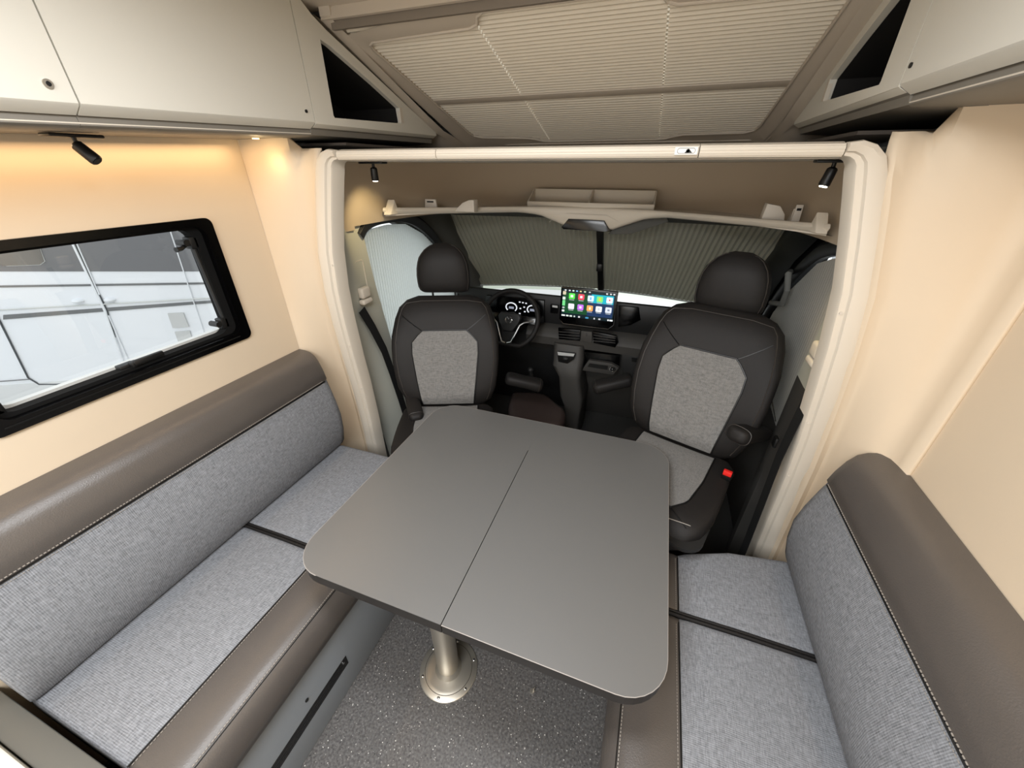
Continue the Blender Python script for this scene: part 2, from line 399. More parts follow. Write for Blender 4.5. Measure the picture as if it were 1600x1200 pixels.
# outer contour on the same count
def outer_of(p):
    x, y = p; dx, dy = x-XC, y-1.80
    t = min(.715/max(abs(dx), 1e-6), (.50 if dy < 0 else .95)/max(abs(dy), 1e-6)); return XC+dx*t, 1.80+dy*t
OUT = [outer_of(p) for p in SKY]
inn = [bm.verts.new(p) for p in SKYp]
ridge = []
for (x, y), (ox, oy) in zip(SKY, OUT):
    ridge.append(bm.verts.new((lerp(x, ox, .25), lerp(y, oy, .25), sky_z(lerp(y, oy, .25))-.004)))
oz = []
for ox, oy in OUT:
    e = max(0, (abs(ox-XC)-.64)/.075); z = lerp(sky_z(oy), cab_z(oy)+.012, e) if oy > 1.3 else sky_z(oy)
    oz.append(bm.verts.new((ox, oy, z)))
rim = [bm.verts.new(p + Vector((0, .003, .022))) for p in SKYp]
n = len(SKY)
for a, b in ((rim, inn), (inn, ridge), (ridge, oz)):
    for k in range(n): bm.faces.new((a[k], a[(k+1) % n], b[(k+1) % n], b[k]))
struct('ceiling', bm, M_CEIL, ang=60)
# slopes beside the skylight, running down to the corner cupboards and over the cab roof
bm = newbm()
for side in (-1, 1):
    rows = []
    for y in (1.28, 1.4, 1.6, 1.8, 1.95, 2.1, 2.4, 2.75):
        rows.append([Vector((XC+side*h, y, z)) for h, z in ((.705, lerp(sky_z(y), cab_z(y)+.012, .87)), (.741, cab_z(y)+.008), (.76, cab_z(y)+.02 if y < 1.96 else cab_z(y)-.03), (1.1, cab_z(y)+.02 if y < 1.96 else min(cab_z(y)-.05, 1.76)))])
    add_loft(bm, rows, closed=False)
add_box(bm, (-1.5, 2.42, 1.70), (.82, 2.44, 1.78)); struct('wall_cab_roof', bm, M_CEIL, ang=60)
bm = newbm(); add_box(bm, (XC-.72, 1.300, 2.050), (XC+.72, 1.312, 2.10)); struct('trim_6', bm, mat('shaded_grey_step', (126, 116, 104), .5), smooth=False)  # step face toned darker than the ceiling, its shade put into the colour
bm = newbm(); add_box(bm, (-1.6, 1.30, 1.746), (-1.085, 2.3, 1.754)); add_box(bm, (.405, 1.30, 1.746), (.92, 2.3, 1.754)); struct('trim_7', bm, mat('shadow_gap_board', (70, 64, 58), .8), smooth=False)  # dark board colour carries the shade in the gap below the cupboards
# unseen boxes added outside to keep the hall light out of the cab roof
bm = newbm(); add_box(bm, (-1.64, .9, 2.12), (.94, 1.27, 2.16)); add_box(bm, (-1.64, 1.1, 1.5), (-1.62, 2.7, 2.2)); add_box(bm, (-1.64, 1.3, 1.5), (-1.34, 2.75, 1.53)); add_box(bm, (-1.64, 1.24, 0), (-1.62, 1.47, 1.5)); add_box(bm, (-1.64, 1.45, 0), (-1.37, 1.47, 1.5)); add_box(bm, (.94, 1.0, 0), (.96, 2.7, 2.2))
add_box(bm, (-1.64, 1.24, 0), (-1.403, 1.27, 2.16)); add_box(bm, (.724, 1.22, 0), (.94, 1.25, 2.16)); add_box(bm, (.74, 1.02, 0), (.96, 1.05, 2.16))
for xa, xb, ya, yb2 in ((-1.64, -1.075, 1.2, 2.75), (.395, .96, 1.2, 2.75), (-1.64, .96, 2.33, 2.75), (-1.64, .96, 1.2, 1.275)):
    add_prism(bm, [(xa, ya, sky_z(ya)+.075), (xa, yb2, sky_z(yb2)+.075), (xa, yb2, sky_z(yb2)+.10), (xa, ya, sky_z(ya)+.10)], (xb-xa, 0, 0))
add_box(bm, (-1.64, 2.56, 1.44), (.96, 2.75, 1.80))
struct('light_block_shell', bm, M_WHITE, smooth=False)
# skylight: lining, pleated blinds, rails, daylight cords
sky = thing('window_2', '', '', kind='structure')
nrm = Vector((0, .2766, 1)).normalized()
def skypt(x, y, d=0): return Vector((x, y, sky_z(y))) + nrm*d
def pleats(y0, y1, x0, x1, nn):
    bm = newbm(); rows = []
    for i in range(nn):
        for f_, d in ((0, .024), (.2, .022), (.32, .006), (.5, .002), (.76, .004), (.88, .014)) if y0 > 1.6 else ((0, .020), (.2, .007), (.45, .002), (.72, .004), (.90, .012)):
            y = y0 + (y1-y0)*(i+f_)/nn
            rows.append([skypt(x0, y, d), skypt(x1, y, d)])
    add_loft(bm, rows, closed=False); return bm
HX = (-.605, -.072); G = .0028
for y0, y1, nn, nm in ((1.30, 1.795, 27, 'upper_blind'), (1.835, 2.285, 22, 'lower_blind')):
    for x0, x1 in ((-1.04, HX[0]-G), (HX[0]+G, HX[1]-G), (HX[1]+G, .36)):
        obj('blind_section', pleats(y0, y1, x0, x1, nn), M_BLSKY, sky, ang=10)
    for hx in HX:       # cord bridges between the pleats: daylight shows through the holes left between them
        bm = newbm()
        for i in range(nn+1):
            y = y0 + (y1-y0)*i/nn
            a = y-(y1-y0)/nn*.30; b = y+(y1-y0)/nn*.30
            P = [skypt(hx-G-.001, a, .010), skypt(hx+G+.001, a, .010), skypt(hx+G+.001, b, .010), skypt(hx-G-.001, b, .010)]
            add_prism(bm, P, nrm*.004)
        obj('cord_bridge', bm, M_BLSKY, sky, kind='stuff')
bm = newbm(); P = [skypt(-1.04, 1.795, .0), skypt(.36, 1.795, .0), skypt(.36, 1.838, .0), skypt(-1.04, 1.838, .0)]
add_prism(bm, P, nrm*.022, bev=.003); obj('middle_rail', bm, M_CEIL, sky)
bm = newbm(); add_tube(bm, [p - nrm*.001 for p in SKYp], .0045, 8, closed=True); obj('edge_bead', bm, M_CEIL, sky)
bm = newbm(); P = [skypt(-1.08, 1.28, .06), skypt(.40, 1.28, .06), skypt(.40, 2.32, .06), skypt(-1.08, 2.32, .06)]
add_prism(bm, P, nrm*.004); obj('pane', bm, M_GLASS, sky, smooth=False)
bm = newbm()
for P in ([skypt(-1.04, 1.28, .0), skypt(-1.04, 2.32, 0)], [skypt(.36, 1.28, 0), skypt(.36, 2.32, 0)]):
    s = -.04 if P[0].x < 0 else .04
    add_prism(bm, [P[0]+Vector((0, 0, .01)), P[1]+Vector((0, 0, .01)), P[1]+Vector((0, 0, .09)), P[0]+Vector((0, 0, .09))], (s, 0, 0))
add_prism(bm, [skypt(-1.08, 1.28, .002), skypt(.40, 1.28, .002), skypt(.40, 1.28, .09), skypt(-1.08, 1.28, .09)], (0, .015, 0))
add_prism(bm, [skypt(-1.08, 2.32, .002), skypt(.40, 2.32, .002), skypt(.40, 2.32, .09), skypt(-1.08, 2.32, .09)], (0, -.03, 0))
obj('skylight_lining', bm, M_CEIL, sky, smooth=False)
# ------------------------------------------------------------ left window
win = thing('window_1', '', '', kind='structure')
def ring(bm, x0, x1, a, b):
    """rounded ring between outlines a (outer) and b (inner), from x0 to x1"""
    n = len(a)
    V = [[bm.verts.new((x, p[0], p[1])) for p in o] for x, o in ((x0, a), (x1, a), (x1, b), (x0, b))]
    for i in range(4):
        A, B = V[i], V[(i+1) % 4]
        for k in range(n): bm.faces.new((A[k], A[(k+1) % n], B[(k+1) % n], B[k]))
bm = newbm(); ring(bm, WX-.02, WX+.010, rrect(WY0, WZ0, WY1, WZ1, .022), rrect(WY0+.030, WZ0+.030, WY1-.032, WZ1-.022, .03))
bmesh.ops.bevel(bm, geom=[e for e in bm.edges if len(e.link_faces) == 2 and e.calc_face_angle(0) > 1.2], offset=.004, segments=2, affect='EDGES')
obj('frame', bm, M_BLACKG, win)
bm = newbm(); ring(bm, WX-.05, WX-.012, rrect(WY0+.028, WZ0+.030, WY1-.030, WZ1-.022, .03), rrect(WY0+.040, WZ0+.040, WY1-.060, WZ1-.030, .035))
obj('rubber_seal', bm, M_SEAL, win)
bm = newbm(); ring(bm, WX-.065, WX-.045, rrect(WY0+.03, WZ0+.032, WY1-.032, WZ1-.024, .035), rrect(WY0+.046, WZ0+.048, WY1-.05, WZ1-.033, .035))
obj('hinged_frame', bm, M_ALU, win)
bm = newbm(); add_box(bm, (WX-.074, WY0+.035, WZ0+.035), (WX-.070, WY1-.035, WZ1-.025)); obj('pane', bm, M_GLASS, win, smooth=False)
for zz in (WZ0+.034, WZ0+.016):
    bm = newbm(); add_box(bm, (WX-.01 if zz < WZ0+.02 else WX-.035, WY0+.03, zz), (WX+.013 if zz < WZ0+.02 else WX-.02, WY1-.045, zz+.0035), .001); obj('sill_profile', bm, M_ALU if zz > WZ0+.02 else M_SEAL, win)
# stay arm, its joints, the latch
bm = newbm(); add_tube(bm, [(WX-.025, .885, WZ1-.07), (WX-.025, .895, WZ0+.085)], .0085, 10); arm = obj('stay_arm', bm, M_BLACK, win)
for z, s in ((WZ1-.068, 1), (WZ0+.075, -1)):
    bm = newbm(); add_box(bm, (WX-.045, .872, z-.022), (WX-.012, .90, z+.016), .005); add_cyl(bm, (WX-.05, .862, z), (WX-.01, .862, z), .010, n=14)
    obj('stay_joint', bm, M_BLACK, arm)
bm = newbm(); add_tube(bm, [(WX-.03, .87, WZ1-.075), (WX-.012, .84, WZ1-.082), (WX-.008, .822, WZ1-.082)], [.006, .006, .008], 10); obj('stay_knob', bm, M_BLACK, arm)
bm = newbm(); add_box(bm, (WX-.05, .556, WZ0+.034), (WX-.022, .600, WZ0+.050), .004); add_box(bm, (WX-.03, .580, WZ0+.036), (WX-.008, .602, WZ0+.056), .005); la = obj('latch', bm, M_BLACK, win)
bm = newbm(); add_box(bm, (WX-.016, .585, WZ0+.042), (WX-.002, .668, WZ0+.060), .005); obj('latch_handle', bm, M_BLACK, la)
bm = newbm(); add_box(bm, (WX-.04, .292, WZ0+.04), (WX-.012, .320, WZ0+.075), .006); obj('stay_joint', bm, M_BLACK, win)
# ------------------------------------------------------------ overhead cupboards
def cupboard(side, y0, y1, zb0, zb1, label, key, fixing_y):
    S = (lambda x: x) if side < 0 else mx
    f = -1.08; t = thing('overhead_cupboard', label, 'cupboard', (S(-1.1), y0, 1.76), 0, 'overhead cupboards')
    off = Vector(t.location)
    def P(x, y, z): return Vector((S(x), y, z)) - off
    g = .0016
    bm = newbm()   # body: section polygon from chamfer to the wall
    rows = []
    for y, zb in ((y0+.0004, zb0), (y1-.0004, zb1)):
        rows.append([P(f-.03, y, 2.098), P(f-.03, y, zb-.012), P(f-.028, y, zb-.030), P(f-.034, y, zb-.034), P(f-.15, y, zb-.0355), P(f-.312, y, zb-.038), P(f-.312, y, 2.098)])
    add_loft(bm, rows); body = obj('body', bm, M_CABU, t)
    bm = newbm(); rows = []
    for y, zb in ((y0+g, zb0), (y1-g, zb1)):
        rows.append([P(f, y, 2.097), P(f, y, zb+.004), P(f-.003, y, zb), P(f-.024, y, zb-.014), P(f-.028, y, zb-.010), P(f-.020, y, zb+.01), P(f-.020, y, 2.097)])
    add_loft(bm, rows); d = obj('door', bm, M_CAB, t)
    bm = newbm(); c = P(f, fixing_y, interp([(y0, zb0), (y1, zb1)], fixing_y)+.03)
    nx = 1 if side < 0 else -1
    add_cyl(bm, c, c+Vector((nx*.003, 0, 0)), .0075 if key else .0045, n=16); fx = obj('lock' if key else 'catch_button', bm, M_METAL if key else M_BLACK, d)
    if key:
        bm = newbm(); c2 = c+Vector((nx*.003, 0, 0)); add_box(bm, c2-Vector((.0005, .001, .004)), c2+Vector((.0009, .001, .004))); add_cyl(bm, c2+Vector((0, 0, 0)), c2+Vector((nx*.0012, 0, 0)), .0038, n=12); obj('keyhole', bm, M_BLACK, fx)
    bm = newbm()   # bright lip under the door
    a, b = P(f-.029, y0, zb0-.0265), P(f-.029, y1, zb1-.0265); add_tube(bm, [a, b], .0016, 6); obj('light_lip', bm, M_TRIM, t)
    return t
def zl(y): return 1.764 + .030*min(y, 1.2) + .012*max(0, y-1.2)
cupboard(-1, -.03, .57, zl(-.03), zl(.57), 'cream overhead cupboard at the left frame edge with a round chrome lock', True, .535)
cupboard(-1, .57, 1.17, zl(.57), zl(1.17), 'long cream overhead cupboard between the locked cupboard and the left triangular niche', False, 1.14)
cupboard(1, .57, 1.155, 1.818, 1.818, 'cream overhead cupboard above the right bench, at the upper right corner', False, 1.135)
cupboard(1, -.05, .57, 1.818, 1.818, 'cream overhead cupboard over the right bench, behind the viewer', False, .5)
for side in (-1, 1):
    S = (lambda x: x) if side < 0 else mx
    nx = 1 if side < 0 else -1
    y0 = 1.17 if side < 0 else 1.155
    zb = (lambda y: zl(y)) if side < 0 else (lambda y: 1.818 - .006*(y-1.15))
    dz = 0 if side < 0 else .014
    t = thing('corner_cupboard', 'wedge-shaped cream end cupboard with a black triangular niche, %s of the skylight' % ('left' if side < 0 else 'right'), 'cupboard', (S(-1.08), y0, 1.80), 0, 'corner cupboards with niches')
    off = Vector(t.location)
    P = lambda x, y, z: Vector((S(x), y, z)) - off
    O = [(y0+.0016, 2.098), (1.212, 2.098), (1.246, 2.074+dz), (1.30, 2.05+dz), (1.935, 1.822+dz), (1.94, 1.812+dz), (1.935, zb(1.93)), (y0+.0016, zb(y0))]
    Hh = [(1.262, 2.022+dz), (1.258, 1.828+dz), (1.262, 1.822+dz), (1.650, 1.836+dz), (1.655, 1.842+dz), (1.650, 1.888+dz), (1.50, 1.945+dz), (1.30, 2.014+dz)]
    # face plate with hole via bridging
    from mathutils.geometry import tessellate_polygon
    tris = tessellate_polygon([[Vector((a, b, 0)) for a, b in O], [Vector((a, b, 0)) for a, b in Hh]])
    pts = O+Hh; bm = newbm()
    F = [bm.verts.new(P(-1.08, a, b)) for a, b in pts]; B = [bm.verts.new(P(-1.098, a, b)) for a, b in pts]
    for tr in tris: bm.faces.new([F[i] for i in tr]); bm.faces.new([B[i] for i in tr][::-1])
    for lo, hi in ((0, len(O)), (len(O), len(pts))):
        m_ = hi-lo
        for k in range(m_): i, j = lo+k, lo+(k+1) % m_; bm.faces.new((F[i], F[j], B[j], B[i]))
    obj('face_panel', bm, M_CAB, t, smooth=False)
    bm = newbm()   # lower nose and underside
    rows = []
    for y in (y0, 1.5, 1.80, 1.935):
        z = zb(y); rows.append([P(-1.082, y, z), P(-1.104, y, z-.014), P(-1.108, y, z-.030), P(-1.20, y, z-.036), P(-1.392, y, z-.038), P(-1.392, y, z), ])
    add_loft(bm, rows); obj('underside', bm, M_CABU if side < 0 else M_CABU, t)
    bm = newbm(); rows = []
    for y in (y0+.001, 1.5, 1.80, 1.936):
        z = zb(y); rows.append([P(-1.080, y, z+.002), P(-1.083, y, z-.002), P(-1.105, y, z-.014), P(-1.103, y, z-.006), P(-1.094, y, z+.004)])
    add_loft(bm, rows); obj('nose_strip', bm, M_CAB, t)
    bm = newbm()   # niche lining: open box, dark
    rows = [[P(-1.097, a, b) for a, b in Hh], [P(-1.36, a, b) for a, b in Hh]]
    R = add_loft(bm, rows, cap=False); bm.faces.new(R[1]); obj('niche_lining', bm, M_DARKGAP, t, smooth=False)
    bm = newbm()   # outer wedge body
    Ob = [(a, b-.002) for a, b in O if a < 1.95]
    rows = [[P(-1.0985, a, b) for a, b in Ob], [P(-1.39, a, b) for a, b in Ob]]
    R = add_loft(bm, rows, cap=False); bm.faces.new(R[1]); obj('body', bm, M_CAB, t, smooth=False)
    bm = newbm(); a = P(-1.0785, 1.651, 1.838+dz); b = P(-1.0785, 1.672, 1.838+dz); add_prism(bm, [a, b, P(-1.0785, 1.668, 1.892+dz), P(-1.0785, 1.651, 1.89+dz)], (-nx*.012, 0, 0)); obj('niche_edge_strip', bm, M_TRIM, t)
# under-cupboard reading lamp (left), small downlights
def spot_lamp(loc, direction, label, lit, plate=(0.05, .018), power=0, base_axis='x'):
    t = thing('spot_lamp', label, 'lamp', loc, 0, 'black spot lamps')
    bm = newbm(); a, b = plate; add_box(bm, (-a, -b, -.007), (a, b, 0), .003); obj('mounting_plate', bm, M_BLACK, t)
    d = Vector(direction).normalized()
    bm = newbm(); p0 = Vector((0, 0, -.006)); p1 = p0+Vector((0, 0, -.016)); add_tube(bm, [p0, p1], .005, 10); add_ball(bm, p1, .0075); obj('swivel_joint', bm, M_BLACK, t)
    q0 = p1 - d*.004; q1 = p1 + d*.040
    bm = newbm(); add_tube(bm, [q0, q0+d*.004, q1-d*.004, q1], [.009, .0125, .0135, .012], 16); hd = obj('lamp_head', bm, M_BLACK, t)
    bm = newbm(); add_tube(bm, [q1-d*.001, q1+d*.002], .0095, 14); obj('lens', bm, M_LEDW if lit else M_DARKGAP, hd)
    if power:
        l = bpy.data.lights.new('spot_bulb', 'SPOT'); l.energy = power; l.color = (1, .78, .42); l.spot_size = math.radians(75); l.spot_blend = .8; l.shadow_soft_size = .012
        o = bpy.data.objects.new('spot_bulb', l); COL.objects.link(o); o.parent = t; o.location = q1+d*.006
        o.rotation_euler = d.to_track_quat('-Z', 'Y').to_euler()
    return t
spot_lamp((-1.27, .63, 1.744), (.55, .30, -.75), 'black swivel reading lamp hanging under the left overhead cupboard above the window', False, (.02, .05))
p = atY(583, 258, 1.36); spot_lamp((p.x, 1.36, 1.696), (-.05, .05, -1), 'small black spot lamp, lens lit, at the upper left of the cab recess', True, (.052, .018), .0)
p = atY(1305, 252, 1.36); spot_lamp((p.x, 1.36, 1.696), (-.2, -.1, -1), 'black spot lamp at the upper right corner of the cab recess, lens turned away', True, (.045, .018), .0)
for loc, rz in (((XC-.66, 1.40, 1.665), (-.8, .45, -.8)), ((XC+.66, 1.40, 1.665), (.75, -.05, -1))):
    l = bpy.data.lights.new('spot_bulb', 'SPOT'); l.energy = 4; l.color = (1, .78, .42); l.spot_size = math.radians(60); l.spot_blend = .9; l.shadow_soft_size = .01
    o = bpy.data.objects.new('spot_bulb', l); COL.objects.link(o); o.location = loc; o.rotation_euler = Vector(rz).to_track_quat('-Z', 'Y').to_euler()
bm = newbm(); add_cyl(bm, (-1.27, 1.10, 1.7605), (-1.27, 1.10, 1.757), .010, n=16)
obj('downlight', bm, M_LEDO, label='tiny glowing downlight above the left front panel, beside the window wall', cat='lamp')
l = bpy.data.lights.new('downlight_bulb', 'POINT'); l.energy = .12; l.color = (1, .75, .4); l.shadow_soft_size = .01
o = bpy.data.objects.new('downlight_bulb', l); COL.objects.link(o); o.location = (-1.26, 1.11, 1.70)
# sticker on the beam
st = thing('safety_sticker', 'white rectangular sticker with two black pictograms on the beam over the cab', 'sticker', (0, 0, 0))
a = atY(1053, 244, 1.182); b = atY(1092, 228, 1.182)
y = yb-.0575; xa, xb = a.x, b.x; za, zb_ = 1.7055, 1.7225
bm = newbm(); add_box(bm, (xa, y-.0012, za), (xb, y+.004, zb_), .0004, 1); obj('card', bm, mat('white_card', (235, 232, 226), .5), st)
bm = newbm(); cyy = y-.0016; add_cyl(bm, (xa+.030, cyy, (za+zb_)/2), (xa+.030, cyy+.001, (za+zb_)/2), .0042, n=12)
bm2 = newbm()
for s_ in ((0, 0), ): pass
add_prism(bm, [(xb-.03, cyy, za+.004), (xb-.012, cyy, za+.004), (xb-.018, cyy, za+.010), (xb-.021, cyy, zb_-.004), (xb-.024, cyy, za+.010)], (0, .001, 0)); obj('pictogram', bm, M_BLACK, st, smooth=False)
pts = [(p[0], cyy, p[1]) for p in rrect(xa+.006, za+.003, xb-.006, zb_-.003, .005, 4)]
add_tube(bm2, pts, .0004, 5, closed=True); obj('outline', bm2, M_BLACK, st)
# ------------------------------------------------------------ table
TZ = .70
TX0, TX1, TY0, TY1 = -.838, .182, .440, 1.352
tb = thing('table', 'large taupe dining table with rounded corners on a round metal pedestal', 'table', (-.48, .62, 0))
off = Vector(tb.location)
R_ = .105
def leaf(x0, x1, left):
    xs = -.3435; out = []
    if left:
        out = [(xs, TY1), ]
        for k in range(9): a = PI/2 + k*PI/16; out.append((TX0+R_+R_*math.cos(a), TY1-R_+R_*math.sin(a)))
        for k in range(9): a = PI + k*PI/16; out.append((TX0+R_+R_*math.cos(a), TY0+R_+R_*math.sin(a)))
        out += [(xs-.0012, TY0), (xs-.0012, 1.145), (xs-.0001, 1.15)]
    else:
        out = [(xs+.0012, TY0)]
        for k in range(9): a = 1.5*PI + k*PI/16; out.append((TX1-R_+R_*math.cos(a), TY0+R_+R_*math.sin(a)))
        for k in range(9): a = k*PI/16; out.append((TX1-R_+R_*math.cos(a), TY1-R_+R_*math.sin(a)))
        out += [(xs, TY1), (xs+.0001, 1.15), (xs+.0012, 1.145)]
    return out
for left in (True, False):
    o_ = leaf(0, 0, left)
    bm = newbm(); P = [Vector((a, b, TZ-.002)) - off for a, b in o_]
    add_prism(bm, [p + Vector((0, 0, -.034)) for p in P], (0, 0, .034)); lf = obj('table_leaf', bm, M_TEDGE, tb, smooth=False)
    bm = newbm(); add_prism(bm, P, (0, 0, .002)); obj('laminate', bm, M_TABLE, lf, smooth=False)
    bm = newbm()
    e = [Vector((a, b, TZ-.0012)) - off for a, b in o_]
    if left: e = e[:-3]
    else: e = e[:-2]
    add_tube(bm, e, .0014, 6); obj('edge_highlight_strip', bm, mat('painted_edge_highlight', (150, 145, 140), .3), lf)  # lighter tone paints a highlight along the table's top edge
bm = newbm(); add_lathe(bm, [(.038, .0), (.040, .02), (.040, .56), (.043, .60), (.043, .660), (.10, .662), (.10, .6635)]); obj('pole', bm, M_METAL, tb)
bm = newbm(); add_lathe(bm, [(.110, 0), (.110, .004), (.106, .007), (.089, .008), (.086, .0095), (.075, .011), (.05, .015), (.042, .03), (.039, .034)], 48); fl = obj('floor_flange', bm, M_METAL, tb)
bm = newbm(); add_lathe(bm, [(.0875, .0075), (.089, .0092), (.0905, .0075)], 48); obj('groove_ring', bm, mat('dark_metal_ring', (90, 86, 80), .5, metal=.6), fl)
for k in range(6):
    a = PI/6*1.2 + k*PI/3; bm = newbm(); c = (.098*math.cos(a), .098*math.sin(a), .007); add_ball(bm, c, .0055, (1, 1, .6)); obj('screw', bm, M_CHROME, fl)
bm = newbm(); add_box(bm, (-.06, -.05, .64), (.30, .05, .6635), .004); obj('slide_plate', bm, M_BLACK, tb)
fb = atZ(832, 1080, 0)
t = thing('floor_ring', 'tiny metal eyelet standing on the speckled floor right of the table pedestal', 'fitting', (fb.x, fb.y, 0))
bm = newbm(); add_cyl(bm, (0, 0, 0), (0, 0, .006), .009, n=14); add_tube(bm, [(.004, 0, .006), (.004, 0, .02), (.007, .002, .03)], .002, 6); obj('pin', bm, M_METAL, t)
# ------------------------------------------------------------ benches
def stitch_line(p0, p1, r=.0009, pitch=.0075, parent=None, on=.62):
    p0 = Vector(p0); p1 = Vector(p1); L = (p1-p0).length; n = int(L/pitch); bm = newbm(); d = (p1-p0)/L
    for i in range(n):
        a = p0 + d*(i*pitch); add_tube(bm, [a, a + d*pitch*on], r, 4)
    return obj('stitching', bm, M_STITCH, parent, kind='stuff')
def bench(side, ya, yb_, ygap, name_side):
    S = (lambda x: x) if side < 0 else mx
    sx = -1 if side < 0 else 1
    # base box
    base = thing('storage_bench', 'slate grey boxed plinth under the %s bench%s' % (name_side, ', with a long black slot near the floor' if side < 0 else ''), 'bench', (S(-1.1), .5, 0), 0, 'bench plinths')
    off = Vector(base.location)
    bm = newbm(); xa, xb = sorted((S(-1.395), S(-.795))); add_box(bm, Vector((xa, ya, .0))-off, Vector((xb, 1.095, .365))-off, .003); bx = obj('panel', bm, M_BASE, base)
    if side < 0:
        for e_ in (0, ):
            bm = newbm(); add_box(bm, Vector((-.797, .02, .125))-off, Vector((-.7935, .47, .172))-off, .0008, 1); sl = obj('slot_grille', bm, M_BLACKG, base)
            for k in range(3): 
                bm = newbm(); add_box(bm, Vector((-.795, .03, .135+k*.012))-off, Vector((-.7925, .445, .137+k*.012))-off); obj('slot_bar', bm, M_BLACK, sl, smooth=False)
            bm = newbm(); add_cyl(bm, Vector((-.7945, .452, .158))-off, Vector((-.791, .452, .158))-off, .004, n=10); obj('slot_screw', bm, M_CHROME, sl)
            bm = newbm(); add_cyl(bm, Vector((-.7965, .31, .225))-off, Vector((-.792, .31, .225))-off, .006, n=10); obj('button_hole', bm, M_BLACK, base)
    # seat cushions: section in x,z swept in y
    def seat(y0, y1, label, arc=0):
        t = thing('seat_cushion', label, 'cushion', (S(-1.0), y0, .365), 0, 'bench seat cushions')
        off = Vector(t.location)
        V = lambda x, y, z: Vector((S(x), y, z)) - off
        sec = [(-1.30, .370), (-1.30, .47), (-1.285, .498), (-1.10, .503), (-.928, .500)]
        rr = .012
        def rows_for(sec, ys):
            return [[V(x, y, z) for x, z in s] for s, y in ((sec(k), y) for k, y in ys)]
        def section(inset):
            i = inset
            return [(-1.32, .368), (-1.32, .49-i), (-1.28, .500-i), (-1.1, .503-i), (-.955, .501-i), (-.932, .4975-i), (-.932, .368)]
        ys = [(.020, y0), (.008, y0+.003), (.002, y0+.009), (0, y0+.022), (0, y1-.022), (.002, y1-.009), (.008, y1-.003), (.020, y1)]
        bm = newbm(); rows = []
        for i, y in ys:
            row = []
            for x, z in section(i):
                yy = y
                if arc and y > y1-.05: yy = y - arc*((x+1.32)/.39)**2
                row.append(V(x, yy, z))
            rows.append(row)
        add_loft(bm, rows); obj('fabric_top', bm, M_FABL, t, ang=60)
        bm = newbm(); rows = []
        for i, y in ys:
            s = [(-.932, .368), (-.932, .4965-i), (-.918, .500-i), (-.86, .505-i), (-.815, .502-i), (-.788, .490-i), (-.768, .462), (-.760, .42), (-.765, .38), (-.78, .368)]
            rows.append([V(x, y - (arc if arc and y > y1-.05 else 0), z) for x, z in s])
        add_loft(bm, rows); lt = obj('leather_front', bm, M_LEATH, t, ang=60)
        yE = y1-.02-arc
        b = newbm(); add_tube(b, [V(-.930, y0+.004, .4985), V(-.930, yE, .4985)], .0022, 6); obj('seam', b, M_BLACK, lt)
        s1 = stitch_line(V(-.922, y0+.01, .5008), V(-.922, yE, .5008), parent=lt)
        b = newbm(); add_tube(b, [V(-.7895, y0+.01, .4925), V(-.7895, yE, .4925)], .0015, 6); obj('seam', b, M_BLACK, lt)
        s2 = stitch_line(V(-.794, y0+.01, .4955), V(-.794, yE, .4955), .0012, parent=lt)
        return t
    t1 = seat(ya, ygap-.004, 'grey ribbed seat cushion with charcoal leather front, nearer half of the %s bench' % name_side)
    t2 = seat(ygap+.004, 1.125, 'shorter grey seat cushion at the cab end of the %s bench' % name_side, .10 if side > 0 else 0)
    # piping at the joint
    for t, y in ((t1, ygap-.005), (t2, ygap+.005)):
        off = Vector(t.location); bm = newbm()
        add_tube(bm, [Vector((S(x), y, z))-off for x, z in ((-1.30, .497), (-1.1, .5015), (-.95, .500), (-.86, .503), (-.80, .496), (-.765, .455))], .0048, 8); obj('piping', bm, M_SLEATH, t)
    # backrest
    t = thing('back_cushion', 'long back cushion of the %s bench, grey ribbed cloth with a charcoal leather top band' % name_side, 'cushion', (S(-1.33), ya, .5), 0, 'bench back cushions')
    off = Vector(t.location); V = lambda x, y, z: Vector((S(x), y, z)) - off
    ys = [(.10, ya), (.03, ya+.006), (0, ya+.03), (0, 1.105), (.03, 1.130), (.10, 1.137)]
    ww = WX+.002
    fab = [(-1.36, .512), (-1.284, .505), (-1.268, .53), (-1.252, .60), (-1.246, .68), (-1.256, .75), (-1.272, .82), (-1.281, .852), (-1.36, .852)]
    lea = [(ww, .852), (-1.282, .852), (-1.276, .862), (-1.284, .90), (-1.298, .940), (-1.314, .965), (-1.336, .978), (-1.36, .983), (ww, .985)]
    for nm, sec, m in (('fabric_panel', fab, M_FABL), ('leather_band', lea, M_LEATH)):
        bm = newbm(); rows = []
        for i, y in ys:
            cx_ = ww+.01; cz_ = .75
            rows.append([V(x if x < -1.35 else lerp(x, cx_, i*.9), y, lerp(z, cz_, i*.04)) for x, z in sec])
        add_loft(bm, rows); pt = obj(nm, bm, m, t, ang=50)
    b = newbm(); add_tube(b, [V(-1.2795, ya+.02, .8525), V(-1.2795, 1.118, .8525)], .0026, 6); obj('seam', b, M_BLACK, pt)
    stitch_line(V(-1.2755, ya+.02, .8625), V(-1.2755, 1.11, .8625), .0013, parent=pt)
    stitch_line(V(-1.2765, ya+.02, .846), V(-1.2765, 1.11, .846), .0009, parent=pt)
bench(-1, .012, 1.135, .607, 'left'); bench(1, -.35, 1.135, .80, 'right')
